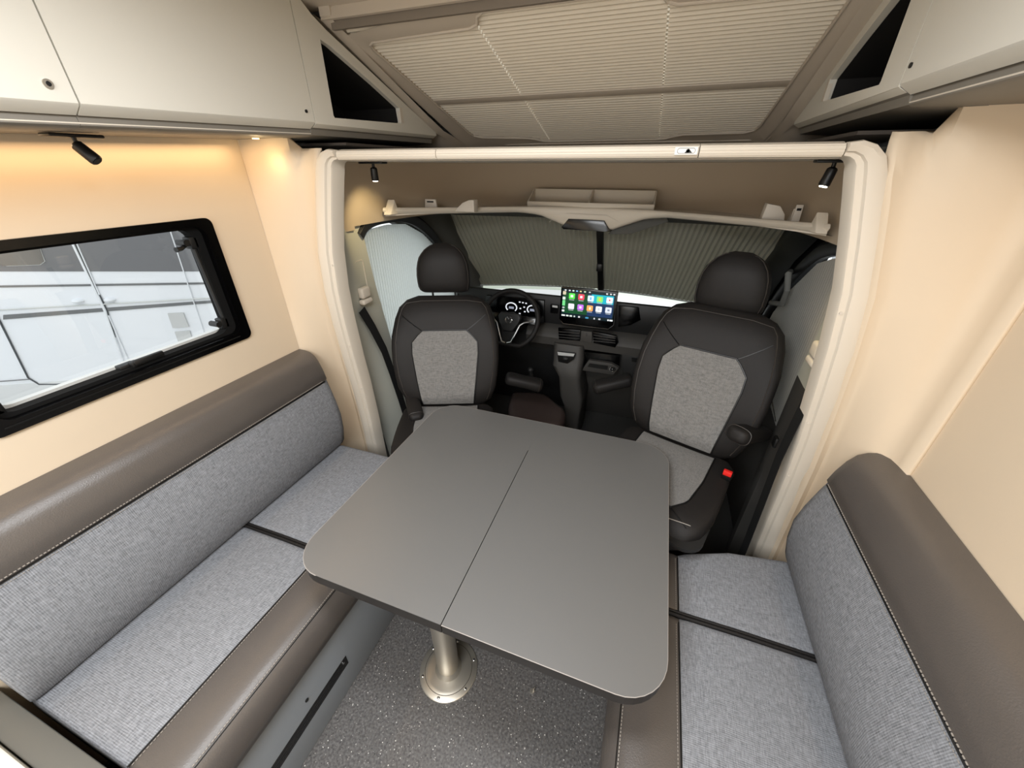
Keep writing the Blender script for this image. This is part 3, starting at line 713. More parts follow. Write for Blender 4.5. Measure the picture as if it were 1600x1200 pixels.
# end panel and white counter corner at the lower left
t = thing('bench_end_panel', 'dark grey upright panel closing the near end of the left bench, lower left corner', 'panel', (-1.1, -.02, 0))
bm = newbm(); add_box(bm, (-.295, -.035, 0), (.335, .020, .53), .004); obj('board', bm, mat('dark_grey_board', (94, 93, 88), .5), t)
bm = newbm(); add_box(bm, (-1.395, -.62, 0), (-.79, -.058, .545), .006)
obj('white_counter', bm, M_CAB, label='white cabinet corner in the extreme lower left behind the dark panel', cat='cabinet')
# ------------------------------------------------------------ cab seats
def seat_fn(a_tab, b, bol, axis):
    """closed superellipse section (a wide, b deep) with forward side bolsters; axis(v, x, y) places it"""
    def pt(v, t):
        a = interp(a_tab, v); c, s = math.cos(t), math.sin(t)
        x = a*sp(c, .62); y = b*sp(s, .62)*interp(bol[1], v)
        if s < 0: y -= interp(bol[0], v)*(abs(x)/max(a, 1e-4))**3
        return axis(v, x, y)
    def front(v, x, d=.003):
        a = interp(a_tab, v); q = min(.995, abs(x)/a); c = q**(1/.62); s = math.sqrt(max(0, 1-c*c))
        y = -b*(s**.62)*interp(bol[1], v) - interp(bol[0], v)*q**3
        return axis(v, x, y-d)
    return pt, front
LEAN = math.radians(17); BH = .55; ZC = .60; ZL = 0
def back_axis(v, x, y):
    h = v*BH; c, s = math.cos(LEAN), math.sin(LEAN)
    curve = -.02*math.sin(v*PI)
    return Vector((x, .075 + h*s + (y+curve)*c, ZC + .015 + h*c - (-(y+curve))*-s*-1 if False else ZC + .0 + h*c - (y+curve)*s))
def cush_axis(v, x, y):       # v 0 at back, 1 at nose; y<0 is up
    yy = .03 - v*.455; z = .572 + ZL - .028*v - y - interp([(0, .0), (.8, 0), (.93, .012), (1, .055)], v)
    return Vector((x, yy, z))
def cab_seat(loc, rz, label, arm_in, arm_out, lift=0, back=.55):
    global ZC, ZL, BH
    BH = back
    ZC = .60+lift; ZL = lift
    t = thing('swivel_armchair', label, 'seat', loc, rz, 'swivel cab seats')
    # swivel pedestal
    bm = newbm(); rows = []
    for z, a, b in ((0, .20, .19), (.02, .205, .195), (.10, .19, .18), (.30, .17, .16), (.42, .18, .17), (.51+lift, .20, .19)):
        rows.append([Vector((p[0], p[1]-.08, z)) for p in rrect(-a, -b, a, b, .05, 4)])
    add_loft(bm, rows); obj('pedestal', bm, M_BLACK, t)
    bm = newbm(); rows = []
    for z, a, b in ((.506+lift, .20, .20), (.512+lift, .215, .22), (.53+lift, .228, .232), (.545+lift, .228, .232)):
        rows.append([Vector((p[0], p[1]-.20, z)) for p in rrect(-a, -b, a, b, .06, 4)])
    add_loft(bm, rows); obj('seat_pan', bm, M_DASH, t)
    # cushion
    at_ = [(0, .205), (.06, .225), (.3, .232), (.65, .232), (.85, .215), (.95, .18), (1, .12)]
    bo = ([(0, .022), (.5, .024), (.85, .010), (1, 0)], [(0, .85), (.1, 1), (.85, 1), (.95, .85), (1, .45)])
    pt, fr = seat_fn(at_, .048, bo, cush_axis)
    bm = newbm(); add_loft(bm, [[pt(v, k*2*PI/40) for k in range(40)] for v in [0, .02, .06, .12, .2, .35, .5, .65, .78, .86, .92, .96, .985, 1]]); cu = obj('seat_cushion', bm, M_SLEATH, t, ang=60)
    w_ = [(0, .150), (.4, .150), (.68, .135), (.80, .095)]
    def patch(fr, v0, v1, wt, d=.003, nv=16, nx=12):
        rows = []
        for i in range(nv+1):
            v = lerp(v0, v1, i/nv); ww = interp(wt, v); rows.append([fr(v, lerp(-ww, ww, k/nx), d) for k in range(nx+1)])
        return rows
    rows = patch(fr, .04, .80, w_); bm = newbm(); add_loft(bm, rows, closed=False); o = obj('cushion_panel', bm, M_FABS, cu, ang=60)
    bm = newbm(); add_tube(bm, [r[0] for r in rows] + rows[-1][1:-1] + [r[-1] for r in rows[::-1]], .003, 6); obj('seam', bm, M_BLACK, cu)
    bm = newbm(); add_tube(bm, [fr(interp([(0, .93), (1, .86)], abs(k/12)), k*.0145, .001) for k in range(-12, 13)], .0016, 5); obj('stitching', bm, M_STITCH, cu)
    for s in (-1, 1):
        bm = newbm(); add_tube(bm, [fr(.80, s*.095, .001), fr(.85, s*.13, .001), fr(.89, s*.165, .0)], .002, 5); obj('seam', bm, M_BLACK, cu)
    # backrest
    at_ = [(0, .175), (.05, .215), (.2, .248), (.45, .262), (.65, .258), (.80, .242), (.90, .222), (.965, .185), (1, .13)]
    bo = ([(0, .01), (.2, .045), (.6, .045), (.85, .012), (1, 0)], [(0, .7), (.08, 1), (.85, .85), (.95, .62), (1, .3)])
    pt, fr = seat_fn(at_, .075, bo, back_axis)
    bm = newbm(); add_loft(bm, [[pt(v, k*2*PI/48) for k in range(48)] for v in [0, .02, .05, .1, .18, .3, .42, .55, .65, .73, .8, .86, .9, .935, .965, .985, 1]]); ba = obj('backrest', bm, M_SLEATH, t, ang=60)
    w_ = [(0, .128), (.25, .145), (.5, .160), (.60, .158), (.69, .115), (.705, .10)]
    rows = patch(fr, .02, .70, w_, nv=20); bm = newbm(); add_loft(bm, rows, closed=False); obj('backrest_panel', bm, M_FABS, ba, ang=60)
    bm = newbm(); add_tube(bm, [r[0] for r in rows] + rows[-1][1:-1] + [r[-1] for r in rows[::-1]], .003, 6); obj('seam', bm, M_BLACK, ba)
    for s in (-1, 1):
        bm = newbm(); add_tube(bm, [fr(v, s*x, .001) for v, x in ((.70, .11), (.74, .14), (.79, .175), (.83, .20))], .0022, 5); obj('seam', bm, M_BLACK, ba)
    edge = [(v, interp(at_, v)*.90) for v in (.06, .15, .3, .45, .6, .72, .82, .89, .935)]
    L = [fr(v, -x, .001) for v, x in edge] + [fr(.955, x, .001) for x in (-.11, -.05, 0, .05, .11)] + [fr(v, x, .001) for v, x in edge[::-1]]
    bm = newbm(); add_tube(bm, L, .0022, 5); obj('piping', bm, mat('leather_piping', (54, 50, 47), .5) if 'leather_piping' not in MATS else MATS['leather_piping'], ba)
    # headrest on two posts
    c, s = math.cos(LEAN), math.sin(LEAN)
    hb = Vector((0,   .075 + BH*s + .02, ZC+BH*c+(.012 if back < .56 else -.018)))
    u = Vector((0, s*.6, 1)).normalized(); n_ = Vector((0, 1, -s*.6)).normalized()
    tab = [(0, .102), (.03, .119), (.10, .127), (.3, .131), (.55, .126), (.72, .113), (.85, .092), (.94, .065), (1, .03)]
    dep = [(0, .6), (.1, .95), (.3, 1), (.7, .9), (.9, .6), (1, .2)]
    rows = []
    for v in (0, .015, .05, .12, .22, .35, .5, .62, .72, .8, .87, .92, .96, .99, 1):
        a = interp(tab, v); b = .052*interp(dep, v); rows.append([hb + u*(v*.228) + Vector((a*sp(math.cos(k*PI/18), .75), 0, 0)) + n_*(b*sp(math.sin(k*PI/18), .75) - .02*math.sin(v*PI*.8)) for k in range(36)])
    bm = newbm(); add_loft(bm, rows); hr = obj('headrest', bm, M_SLEATH, t, ang=60)
    bm = newbm()
    add_tube(bm, [hb + u*(v*.228) + Vector((sx_*interp(tab, v)*.93, 0, 0)) + n_*(-.035*interp(dep, v) - .02*math.sin(v*PI*.8)) for sx_, vs in ((-1, (.05, .2, .4, .6, .75, .87, .95)), (1, (.95, .87, .75, .6, .4, .2, .05))) for v in vs], .0018, 5)
    obj('seam', bm, MATS['leather_piping'], hr)
    for sx_ in (-1, 1):
        bm = newbm(); add_cyl(bm, hb + Vector((sx_*.062, 0, -.05)), hb + Vector((sx_*.062, 0, .03)) , .0055, n=10); add_cyl(bm, hb + Vector((sx_*.062, 0, -.052)), hb + Vector((sx_*.062, 0, -.040)), .012, n=12); obj('headrest_post', bm, M_CHROME, t)
    # armrests
    for (p0, p1, r) in (arm_in, arm_out):
        p0 = Vector(p0); p1 = Vector(p1); d = (p1-p0); bm = newbm()
        up = Vector((0, 0, 1)); side_ = d.normalized().cross(up).normalized(); upv = side_.cross(d.normalized()); rows = []
        for v, k in ((0, .5), (.03, .85), (.12, 1), (.5, .95), (.85, 1.05), (.94, .95), (.985, .7), (1, .35)):
            rows.append([p0 + d*v + side_*(r*k*sp(math.cos(q*PI/12), .7)) + upv*(r*.72*k*sp(math.sin(q*PI/12), .7)) for q in range(24)])
        add_loft(bm, rows); am = obj('armrest', bm, M_SLEATH, t, ang=60)
        bm = newbm(); v = .93
        add_tube(bm, [p0 + d*.90 + side_*(r*1.03*sp(math.cos(q*PI/12), .7)) + upv*(r*.74*sp(math.sin(q*PI/12), .7)) for q in range(24)], .0016, 5, closed=True); obj('seam', bm, MATS['leather_piping'], am)
    return t
def local(pw, loc, rz):
    v = Vector(pw) - Vector(loc); c, s = math.cos(-rz), math.sin(-rz); return Vector((v.x*c - v.y*s, v.x*s + v.y*c, v.z))
LL, LR = (-.855, 1.43, 0), math.radians(22)
RL, RR = (.222, 1.45, 0), math.radians(-19)
la = local(atY(790, 590, 1.72), LL, LR), local(atY(848, 603, 1.78), LL, LR), .043
lo = local((-1.13, 1.50, .70), LL, LR), local(atY(652, 657, 1.28), LL, LR), .035
sl = cab_seat(LL, LR, 'dark leather and grey cloth cab seat in front of the steering wheel', la, lo)
ra = local(atY(988, 592, 1.85), RL, RR), local(atY(926, 606, 1.80), RL, RR), .043
ro = local(atY(1192, 674, 1.50), RL, RR), local(atY(1149, 680, 1.31), RL, RR), .041
sr = cab_seat(RL, RR, 'dark leather and grey cloth cab seat beside the right door, red buckle at its side', ra, ro, .03, .585)
# red buckle and its stalk on the right seat
p = local(atX(1136, 742, .398), RL, RR)
bm = newbm(); add_box(bm, p-Vector((.017, .011, .02)), p+Vector((.017, .011, .02)), .004, M=None); bk = obj('belt_buckle', bm, M_BLACK, sr)
bm = newbm(); add_box(bm, p+Vector((-.015, -.0125, .002)), p+Vector((.015, .004, .0225)), .003); obj('red_release_button', bm, M_RED, bk, label='red release button')
bm = newbm(); add_tube(bm, [p+Vector((0, 0, -.02)), p+Vector((.01, .08, -.05)), p+Vector((.0, .12, -.12))], .011, 8); obj('buckle_stalk', bm, M_BLACK, sr)
# ------------------------------------------------------------ seat belts
def strap(bm, pts, wdir, wd):
    rows = []
    for p in pts:
        p = Vector(p); s = Vector(wdir).normalized()*wd/2; nn = Vector((.0012 if abs(wdir[0]) < .5 else 0, .0, .0))
        rows.append([p-s, p+s, p+s+Vector((.0015, 0, 0)), p-s+Vector((.0015, 0, 0))])
    add_loft(bm, rows)
for side in (-1, 1):
    S = lambda hw: XC + side*hw
    ank = Vector((S(.895), 1.42, 1.15)) if side < 0 else Vector((S(.882), 1.385, 1.145))
    t = thing('seat_belt', 'black webbing seat belt hanging from the %s cab pillar, below a beige cap' % ('left' if side < 0 else 'right'), 'seat belt', ank, 0, 'cab seat belts')
    bm = newbm(); add_box(bm, (-.014*1, -.030, .0), (.016, .030, .05), .010, 3); add_box(bm, (-.014, -.034, -.028), (.018, .034, -.004), .009, 3); obj('anchor_cap', bm, M_TRIM, t)
    bm = newbm()
    if side < 0:
        P = [atX(565, 484, -1.225), atX(582, 512, -1.222), atX(600, 547, -1.215), atX(612, 580, -1.20), atX(626, 622, -1.19), atX(640, 668, -1.18)]
    else:
        P = [atX(u, v, .528) for u, v in ((1281, 580), (1262, 620), (1240, 665), (1216, 716), (1192, 780), (1165, 850), (1150, 885))]
    strap(bm, [Vector(p)-ank for p in P], (0, 1, .35) if side < 0 else (0, 1, .0), .046 if side < 0 else .060); obj('webbing', bm, M_BELT, t)
    if side > 0:
        bm = newbm(); add_box(bm, atX(1207, 700, .52)-ank, atX(1207, 700, .52)-ank+Vector((.012, .03, .04)), .004); obj('latch_tongue', bm, M_BLACK, t)
    # height adjuster slot on pillar
    bm = newbm(); pts = rrect(1.40, 1.16, 1.455, 1.31, .01, 3)
    q = [Vector((S(.917), a+.02, b))-ank for a, b in pts]
    add_tube(bm, q, .0022, 5, closed=True); obj('adjuster_slot', bm, M_SHELL, t)
# ------------------------------------------------------------ cab doors
for side in (-1, 1):
    S = lambda hw: XC + side*hw
    d = thing('door_1' if side < 0 else 'door_2', '', '', kind='structure')
    Hh = [(1.50, .78), (1.50, 1.38), (1.56, 1.43), (1.85, 1.425), (2.05, 1.34), (2.28, 1.10), (2.42, .92), (2.40, .80)]
    Oo = [(1.44, -.02), (1.44, 1.47), (1.52, 1.52), (1.95, 1.52), (2.25, 1.46), (2.62, 1.1), (2.9, .95), (2.9, -.02)]
    from mathutils.geometry import tessellate_polygon
    tris = tessellate_polygon([[Vector((a, b, 0)) for a, b in Oo], [Vector((a, b, 0)) for a, b in Hh]]); pts = Oo+Hh
    bm = newbm(); F = [bm.verts.new((S(.985), a, b)) for a, b in pts]; B = [bm.verts.new((S(1.03), a, b)) for a, b in pts]
    for tr in tris: bm.faces.new([F[i] for i in tr]); bm.faces.new([B[i] for i in tr][::-1])
    for lo_, hi in ((0, len(Oo)), (len(Oo), len(pts))):
        m_ = hi-lo_
        for k in range(m_): i, j = lo_+k, lo_+(k+1) % m_; bm.faces.new((F[i], F[j], B[j], B[i]))
    obj('door_leaf', bm, M_PILLG if side < 0 else M_DASH, d, smooth=False)
    bm = newbm(); rows = []
    for y in (1.56, 1.7, 1.9, 2.2, 2.5): rows.append([Vector((S(h), y, z)) for h, z in ((.985, .80), (.955, .79), (.945, .72), (.955, .60), (.93, .50), (.94, .30), (.97, .02), (.985, .0))])
    add_loft(bm, rows, closed=False); obj('door_card', bm, M_DASHG, d, ang=50)
    bm = newbm(); add_box(bm, (min(S(1.0), S(1.006)), 1.45, .74), (max(S(1.0), S(1.006)), 2.45, 1.46)); obj('pane', bm, M_GLASS, d, smooth=False)
    # blind over the side glass
    bl = []; n_ = 46
    ya_, yb_ = 1.515, 2.40
    bm = newbm(); rows = []
    top = [(1.515, 1.40), (1.56, 1.425), (1.72, 1.43), (1.88, 1.415), (2.04, 1.345), (2.20, 1.23), (2.32, 1.10), (2.42, .98)]
    bot = [(1.515, .78), (1.75, .75), (2.42, .80)]
    if side > 0: top = [(1.515, 1.40), (1.60, 1.42), (1.68, 1.40), (1.80, 1.36), (2.0, 1.20), (2.12, 1.06), (2.16, .95), (2.42, .90)]; bot = [(1.515, .74), (2.42, .86)]
    for i in range(2*n_+1):
        y = lerp(ya_, yb_, i/(2*n_)); h = .935 + (.005 if i % 2 else 0) if side < 0 else .928 + (.0006 if i % 2 else 0)
        rows.append([Vector((S(h), y, interp(bot, y))), Vector((S(h), y, interp(top, y)))])
    add_loft(bm, rows, closed=False)
    obj('pleated_blind', bm, M_BLDL if side < 0 else M_BLDR, d, ang=5)
    # dark arch of the door frame
    ar = [(1.50, 1.395), (1.56, 1.445), (1.72, 1.455), (1.90, 1.435), (2.06, 1.36), (2.22, 1.23), (2.45, .98)] if side < 0 else [(1.50, 1.41), (1.58, 1.44), (1.68, 1.425), (1.82, 1.38), (2.02, 1.22), (2.15, 1.05), (2.2, .95)]
    P = smooth_path([Vector((S(.93), a, b)) for a, b in ar], 2); bm = newbm(); rows = []
    for i, q in enumerate(P):
        tt = (P[min(i+1, len(P)-1)]-P[max(0, i-1)]).normalized(); nn = Vector((0, -tt.z, tt.y)); 
        rows.append([q+nn*a+Vector((side*b, 0, 0)) for a, b in ((-.012, .01), (-.012, -.008), (.006, -.022), (.030, -.022), (.040, -.01), (.040, .05))])
    add_loft(bm, rows, closed=False); obj('frame_arch', bm, M_DASH if side < 0 else M_BLACK, d, ang=50)
    P = smooth_path([Vector((S(.915), a, b)) for a, b in ar], 2); bm = newbm(); add_tube(bm, [q + Vector((0, .0, .036)) for q in P], .007, 6); obj('rubber_seal', bm, M_SEAL, d)
    if side > 0:
        bm = newbm(); add_tube(bm, [Vector((S(.93), 1.60, .76)), Vector((S(.925), 1.95, .86)), Vector((S(.925), 2.1, .93))], .004, 6); obj('blind_rail', bm, M_CHROME, d)
# A pillars and grey linings in the cab corners
for side in (-1, 1):
    S = lambda hw: XC + side*hw
    bm = newbm(); rows = []
    for k, (ya_, za_, yb_, zb2, h0, h1) in enumerate(((1.62, 1.475, 2.10, 1.475, .945, .80), (1.95, 1.44, 2.36, 1.42, .955, .93), (2.16, 1.30, 2.46, 1.30, .955, .925), (2.34, 1.12, 2.56, 1.12, .96, .88), (2.44, .98, 2.60, .98, .97, .835), (2.50, .70, 2.64, .70, .98, .85))):
        rows.append([Vector((S(h0), ya_, za_)), Vector((S((h0+h1)/2-.03), (ya_+yb_)/2, (za_+zb2)/2)), Vector((S(h1), yb_, zb2)), Vector((S(h1+.03), yb_+.10, zb2)), Vector((S(1.25), yb_+.16, zb2))])
    add_loft(bm, rows, closed=False); struct('trim_8' if side < 0 else 'trim_9', bm, M_PILLG if side < 0 else M_BLACK, ang=60)
# grab handle on the right A pillar
t = thing('grab_handle', 'grey curved grab handle on the right cab pillar', 'handle', atY(1230, 450, 1.93))
p0, p1 = atY(1232, 428, 1.93), atY(1222, 475, 1.91); o0 = Vector(t.location)
bm = newbm(); add_tube(bm, [p0-o0+Vector((.02, .05, .0)), p0-o0, (p0+p1)/2-o0+Vector((.0, -.03, 0)), p1-o0, p1-o0+Vector((-.035, .04, -.01))], [.011, .013, .011, .013, .011], 10); obj('grip', bm, mat('grey_grip', (104, 104, 99), .6), t)
# ------------------------------------------------------------ windscreen with pleated blinds, daylight gap below
ws = thing('window_3', '', '', kind='structure')
def wtop(x): s = abs(x-XC)/.96; return Vector((x, 2.47-.08*s*s, 1.425))
def wbot(x): s = abs(x-XC)/.86; return Vector((x, 2.78-.18*s*s, .918))
for side in (-1, 1):
    bm = newbm(); rows = []; n_ = 34 if side < 0 else 34
    for i in range(2*n_+1):
        k = i/(2*n_); xt = XC + side*lerp(.012, .985, k); xb = XC + side*lerp(.008 if side > 0 else .0, .86, k)
        dd = Vector((0, .007 if i % 2 else -.007, 0))
        a = wtop(xt)+dd; b = wbot(xb)+dd; rows.append([b, b+Vector((0, 0, 0)).lerp(a-b, .5), a])
    add_loft(bm, rows, closed=False); obj('pleated_blind', bm, M_BLWS, ws, ang=5)
bm = newbm()
a, b = wtop(XC), wbot(XC+.02)
rows = [[p+Vector((q, r, 0)) for q, r in ((-.022, 0.012), (-.018, -.022), (.018, -.022), (.024, 0.012))] for p in (a+Vector((0, 0, .02)), a, b, b+Vector((0, .01, -.02)))]
add_loft(bm, rows); dv = obj('blind_closing_bar', bm, M_BLACK, ws)
bm = newbm(); m_ = a.lerp(b, .62); add_box(bm, m_+Vector((-.020, -.045, -.035)), m_+Vector((.016, -.02, .015)), .006); obj('handle', bm, M_BLACK, dv)
for side in (-1, 1):
    bm = newbm(); add_tube(bm, [wbot(XC+side*lerp(.03, .86, k/12))+Vector((0, -.002, -.004)) for k in range(13)], .006, 6); obj('lower_rail', bm, M_ALU, ws)
bm = newbm(); rows = [[wtop(XC+.98*k/12)+Vector((0, .06, .02)) for k in range(-12, 13)], [wbot(XC+.95*k/12)+Vector((0, .14, -.07)) for k in range(-12, 13)]]
add_loft(bm, rows, closed=False); obj('pane', bm, glass_mat('tinted_windscreen_glass', (.74, .80, .68)), ws)
# ------------------------------------------------------------ overhead shelf
sh = thing('cab_shelf', 'curved beige shelf spanning the cab above the windscreen blinds', 'shelf', (XC, 2.1, 1.48))
o0 = Vector(sh.location)
def lipy(x): s = abs(x-XC)/.865; return 2.17 - .56*s**2.0
bm = newbm(); rows = []
for i in range(-30, 31):
    x = XC + .862*i/30; s = abs(i)/30; y = lipy(x); zt = 1.500 + .018*s**4
    zb2 = zt - .030 - interp([(0, .080), (.13, .076), (.21, .048), (.31, .014), (.42, 0), (1, 0)], s)
    rows.append([Vector((x, y+a, z))-o0 for a, z in ((0, zb2+.006), (-.008, zb2+.016), (-.010, zt-.012), (-.004, zt-.002), (.004, zt), (.014, zt-.003), (.018, zt-.025), (.035, zb2+.002), (.02, zb2))])
add_loft(bm, rows); obj('front_lip', bm, M_TRIM, sh, ang=50)
bm = newbm(); rows = []
for i in range(-30, 31):
    x = XC + .865*i/30; y = lipy(x); t_ = 1 if abs(i) < 30 else .98
    s = abs(x-XC)/.905; yb2 = 1.27 + 1.12*max(0, 1-min(1, s)**(2/.62))**(.62/2)
    yb2 = max(y+.03, yb2)
    rows.append([Vector((x, y+.012, 1.486))-o0, Vector((x, yb2, 1.486))-o0, Vector((x, yb2, 1.480))-o0, Vector((x, y+.012, 1.480))-o0])
add_loft(bm, rows); obj('deck', bm, M_SHELL, sh, smooth=False)
for side in (-1, 1):       # upturned horns at the shelf ends
    x = XC+side*.862; y = lipy(x); bm = newbm(); add_prism(bm, [Vector((x, y-.008, 1.488))-o0, Vector((x-side*.012, y+.05, 1.488))-o0, Vector((x-side*.006, y+.03, 1.548))-o0], (-side*.03, 0.012, 0), bev=.003); obj('end_horn', bm, M_TRIM, sh)
# sun visor coloured band & lining beneath the lip
bm = newbm(); rows = []
for i in range(-28, 29):
    x = XC + .90*i/28; y = lipy(XC+.86*i/28); w_ = wtop(x); rows.append([Vector((x, y+.025, 1.477))-o0, Vector((x, lerp(y, w_.y, .7), 1.455))-o0, Vector((x, w_.y-.012, 1.412))-o0])
add_loft(bm, rows, closed=False); obj('lining', bm, M_PILLG, sh, ang=60)
# mirror housing at the middle
mir = thing('mirror_housing', 'black trapezoid sensor housing under the middle of the cab shelf', 'housing', (XC, 2.15, 1.42)); o1 = Vector(mir.location)
P = [atY(u, v, 2.145) for u, v in ((888, 342), (944, 345), (954, 362), (943, 362), (880, 358), (877, 355))]
bm = newbm(); add_prism(bm, [p-o1 for p in P], (0, .07, 0), bev=.003); obj('housing', bm, M_BLACKG, mir)
P = [atY(u, v, 2.150) for u, v in ((878, 328), (945, 331), (975, 347), (960, 352), (948, 341), (886, 338), (872, 350), (858, 346))]
bm = newbm(); add_tube(bm, [atY(u, v, 2.1475)-o1 for u, v in ((858, 347), (876, 333), (947, 336), (972, 349))], .0012, 5); obj('cover_joint', bm, M_SHELL, mir)
# dark curved visor part right of the housing
P = [(950, 366), (985, 366), (1012, 357), (1045, 346), (1040, 338), (975, 340)]
bm = newbm(); add_prism(bm, [atY(u, v, 2.205)-o1 for u, v in P], (0, .05, 0), bev=.003); obj('visor_flank', bm, M_PILLG, mir)
# tray with two compartments
xl, xr = atY(822, 320, 2.15).x, atY(1022, 325, 2.15).x
tr = thing('storage_tray', 'open beige two-compartment tray standing on the middle of the cab shelf', 'tray', ((xl+xr)/2, 2.15, 1.4865)); o1 = Vector(tr.location)
zt0, zt1 = 1.520, 1.575; yA, yB = 2.172, 2.29
bm = newbm(); add_box(bm, Vector((xl, yA-.006, 1.487))-o1, Vector((xr, yA+.006, zt0))-o1, .003)
add_box(bm, Vector((xl+.004, yA, 1.487))-o1, Vector((xr-.004, yB, 1.496))-o1, .002)
obj('body', bm, M_TRIM, tr)
bm = newbm(); add_box(bm, Vector((xl+.004, yB, 1.487))-o1, Vector((xr-.004, yB+.008, zt1))-o1, .003); obj('back_wall', bm, M_TRIM, tr)
for x in (xl, (xl+xr)/2, xr-.008):
    bm = newbm(); add_prism(bm, [Vector((x, yA, 1.49))-o1, Vector((x, yA, zt0))-o1, Vector((x, yB, zt1))-o1, Vector((x, yB, 1.49))-o1], (.008, 0, 0)); obj('divider', bm, M_TRIM, tr)
# small fittings lying on the shelf
for u0, u1, v0, lab, nm in ((662, 682, 311, 'small upright beige bracket on the left end of the cab shelf', 'bracket'), (716, 740, 312, 'low beige holder beside the upright bracket on the left of the cab shelf', 'holder'), (1196, 1232, 318, 'rounded beige holder on the right end of the cab shelf', 'holder'), (1244, 1258, 320, 'narrow beige post at the right end of the cab shelf', 'bracket')):
    yy = 1.86 if u0 < 1000 else 1.83
    a, b = atY(u0, v0, yy), atY(u1, v0, yy); zt_ = a.z
    t = thing('shelf_'+nm, lab, nm, ((a.x+b.x)/2, yy, 1.4865)); h = zt_-1.4865; wd = (b.x-a.x)/2
    bm = newbm()
    if nm == 'bracket':
        add_prism(bm, [(-wd, 0, 0), (wd, 0, 0), (wd*.8, 0, h), (-wd*.8, 0, h)], (0, .012, 0), bev=.002)
        obj('post', bm, M_SHELL, t); bm = newbm(); add_box(bm, (-wd*.5, -.002, h*.72), (wd*.5, .001, h*.84)); obj('slot', bm, M_DARKGAP, t, smooth=False)
        bm = newbm(); add_prism(bm, [(-wd, .012, 0), (-wd, .07, 0), (-wd, .012, h*.8)], (wd*.3, 0, 0)); obj('rib', bm, M_SHELL, t, smooth=False)
    else:
        add_prism(bm, [(-wd*1.6, 0, 0), (wd, 0, 0), (wd, 0, h), (wd*.4, 0, h), (-wd*.5, 0, h*.75), (-wd*1.2, 0, h*.3)] if u0 < 1000 else [(-wd, 0, 0), (wd*1.2, 0, 0), (wd, 0, h*.5), (wd*.4, 0, h*.9), (-wd*.8, 0, h)], (0, .05, 0), bev=.003); obj('body', bm, M_SHELL, t)
# ------------------------------------------------------------ dashboard
ds = thing('dashboard', 'black and grey dashboard below the windscreen light gap', 'dashboard', (XC, 2.4, .8)); o0 = Vector(ds.location)
def dash_strip(prof, x0, x1, n=24, curve=.10):
    bm = newbm(); rows = []
    for i in range(n+1):
        x = lerp(x0, x1, i/n); s = (x-XC)/.95; rows.append([Vector((x, y - curve*s*s*0 , z))-o0 for y, z in prof])
    add_loft(bm, rows); return bm
xl, xr = -1.22, .56
obj('upper_panel', dash_strip([(2.30, .80), (2.262, .86), (2.258, .95), (2.272, .985), (2.295, .988), (2.40, .945), (2.50, .895), (2.86, .74), (2.86, .6), (2.4, .6)], xl, xr), M_DASH, ds)
obj('mid_band', dash_strip([(2.29, .66), (2.235, .68), (2.225, .735), (2.25, .775), (2.30, .80), (2.6, .80), (2.6, .6), (2.34, .6)], -.70, xr), M_DASHG, ds)
obj('lower_panel', dash_strip([(2.42, .25), (2.34, .40), (2.29, .655), (2.6, .655), (2.9, .0), (2.6, .0)], -.45, xr), M_DASHG, ds)
obj('knee_panel', dash_strip([(2.46, .25), (2.40, .42), (2.32, .68), (2.33, .80), (2.6, .80), (2.9, .0), (2.6, .0)], xl, -.45), M_DASH, ds)
bm = newbm(); add_box(bm, Vector((-1.5, 2.86, -.05))-o0, Vector((.82, 2.90, .75))-o0); obj('firewall', bm, M_BLACK, ds, smooth=False)
YD = 2.215
def dq(u, v, y=YD): return atY(u, v, y)-o0
def dash_box(name, u0, v0, u1, v1, m, parent=ds, y=YD, dep=.06, bev=.003, **k):
    a, b = atY(u0, v0, y), atY(u1, v1, y); bm = newbm()
    add_box(bm, Vector((a.x, y, b.z))-o0, Vector((b.x, y+dep, a.z))-o0, bev); return obj(name, bm, m, parent, **k)
def quad(name, uv, m, y, dep, parent=ds, bev=.0, **k):
    bm = newbm(); add_prism(bm, [atY(u, v, y)-o0 for u, v in uv], (0, dep, 0), bev=bev); return obj(name, bm, m, parent, **k)
# vents with slats
for uv in (((872, 513), (907, 516), (906, 533), (873, 530)), ((926, 518), (963, 525), (966, 535), (961, 543), (927, 536))):
    vt = quad('air_vent', uv, M_BLACKG, 2.215, .02, bev=.002)
    for f in (.3, .55, .8):
        a = atY(uv[0][0], lerp(uv[0][1], uv[-1][1], f), 2.212); b = atY(uv[1][0], lerp(uv[1][1], uv[2][1]+(4 if len(uv) > 4 else 0), f), 2.212)
        bm = newbm(); add_tube(bm, [a-o0+Vector((.004, 0, 0)), b-o0-Vector((.006, 0, 0))], .0018, 5); obj('slat', bm, M_DASHG, vt)
quad('hazard_panel', ((908, 517), (925, 519), (925, 536), (907, 533)), M_DASHG, 2.214, .02, bev=.001)
bm = newbm(); c = atY(916, 523, 2.211)-o0; add_tube(bm, [c+Vector((-.007, 0, -.006)), c+Vector((.007, 0, -.006)), c+Vector((0, 0, .007))], .0009, 5, closed=True); obj('hazard_triangle', bm, M_CHROME, ds)
quad('passenger_recess', ((967, 478), (998, 481), (1001, 500), (985, 508), (966, 511)), M_BLACKG, 2.252, .02, bev=.002)
quad('cubby', ((912, 550), (968, 556), (967, 576), (955, 584), (910, 577)), M_BLACKG, 2.222, .05, bev=.002)
cf = quad('cubby_ledge', ((912, 574), (920, 563), (955, 568), (967, 575), (958, 586), (910, 579)), M_DASHG, 2.19, .03, bev=.002)
quad('cubby_shadow_slot', ((921, 568), (950, 572), (949, 578), (918, 573)), M_BLACK, 2.186, .01, cf)
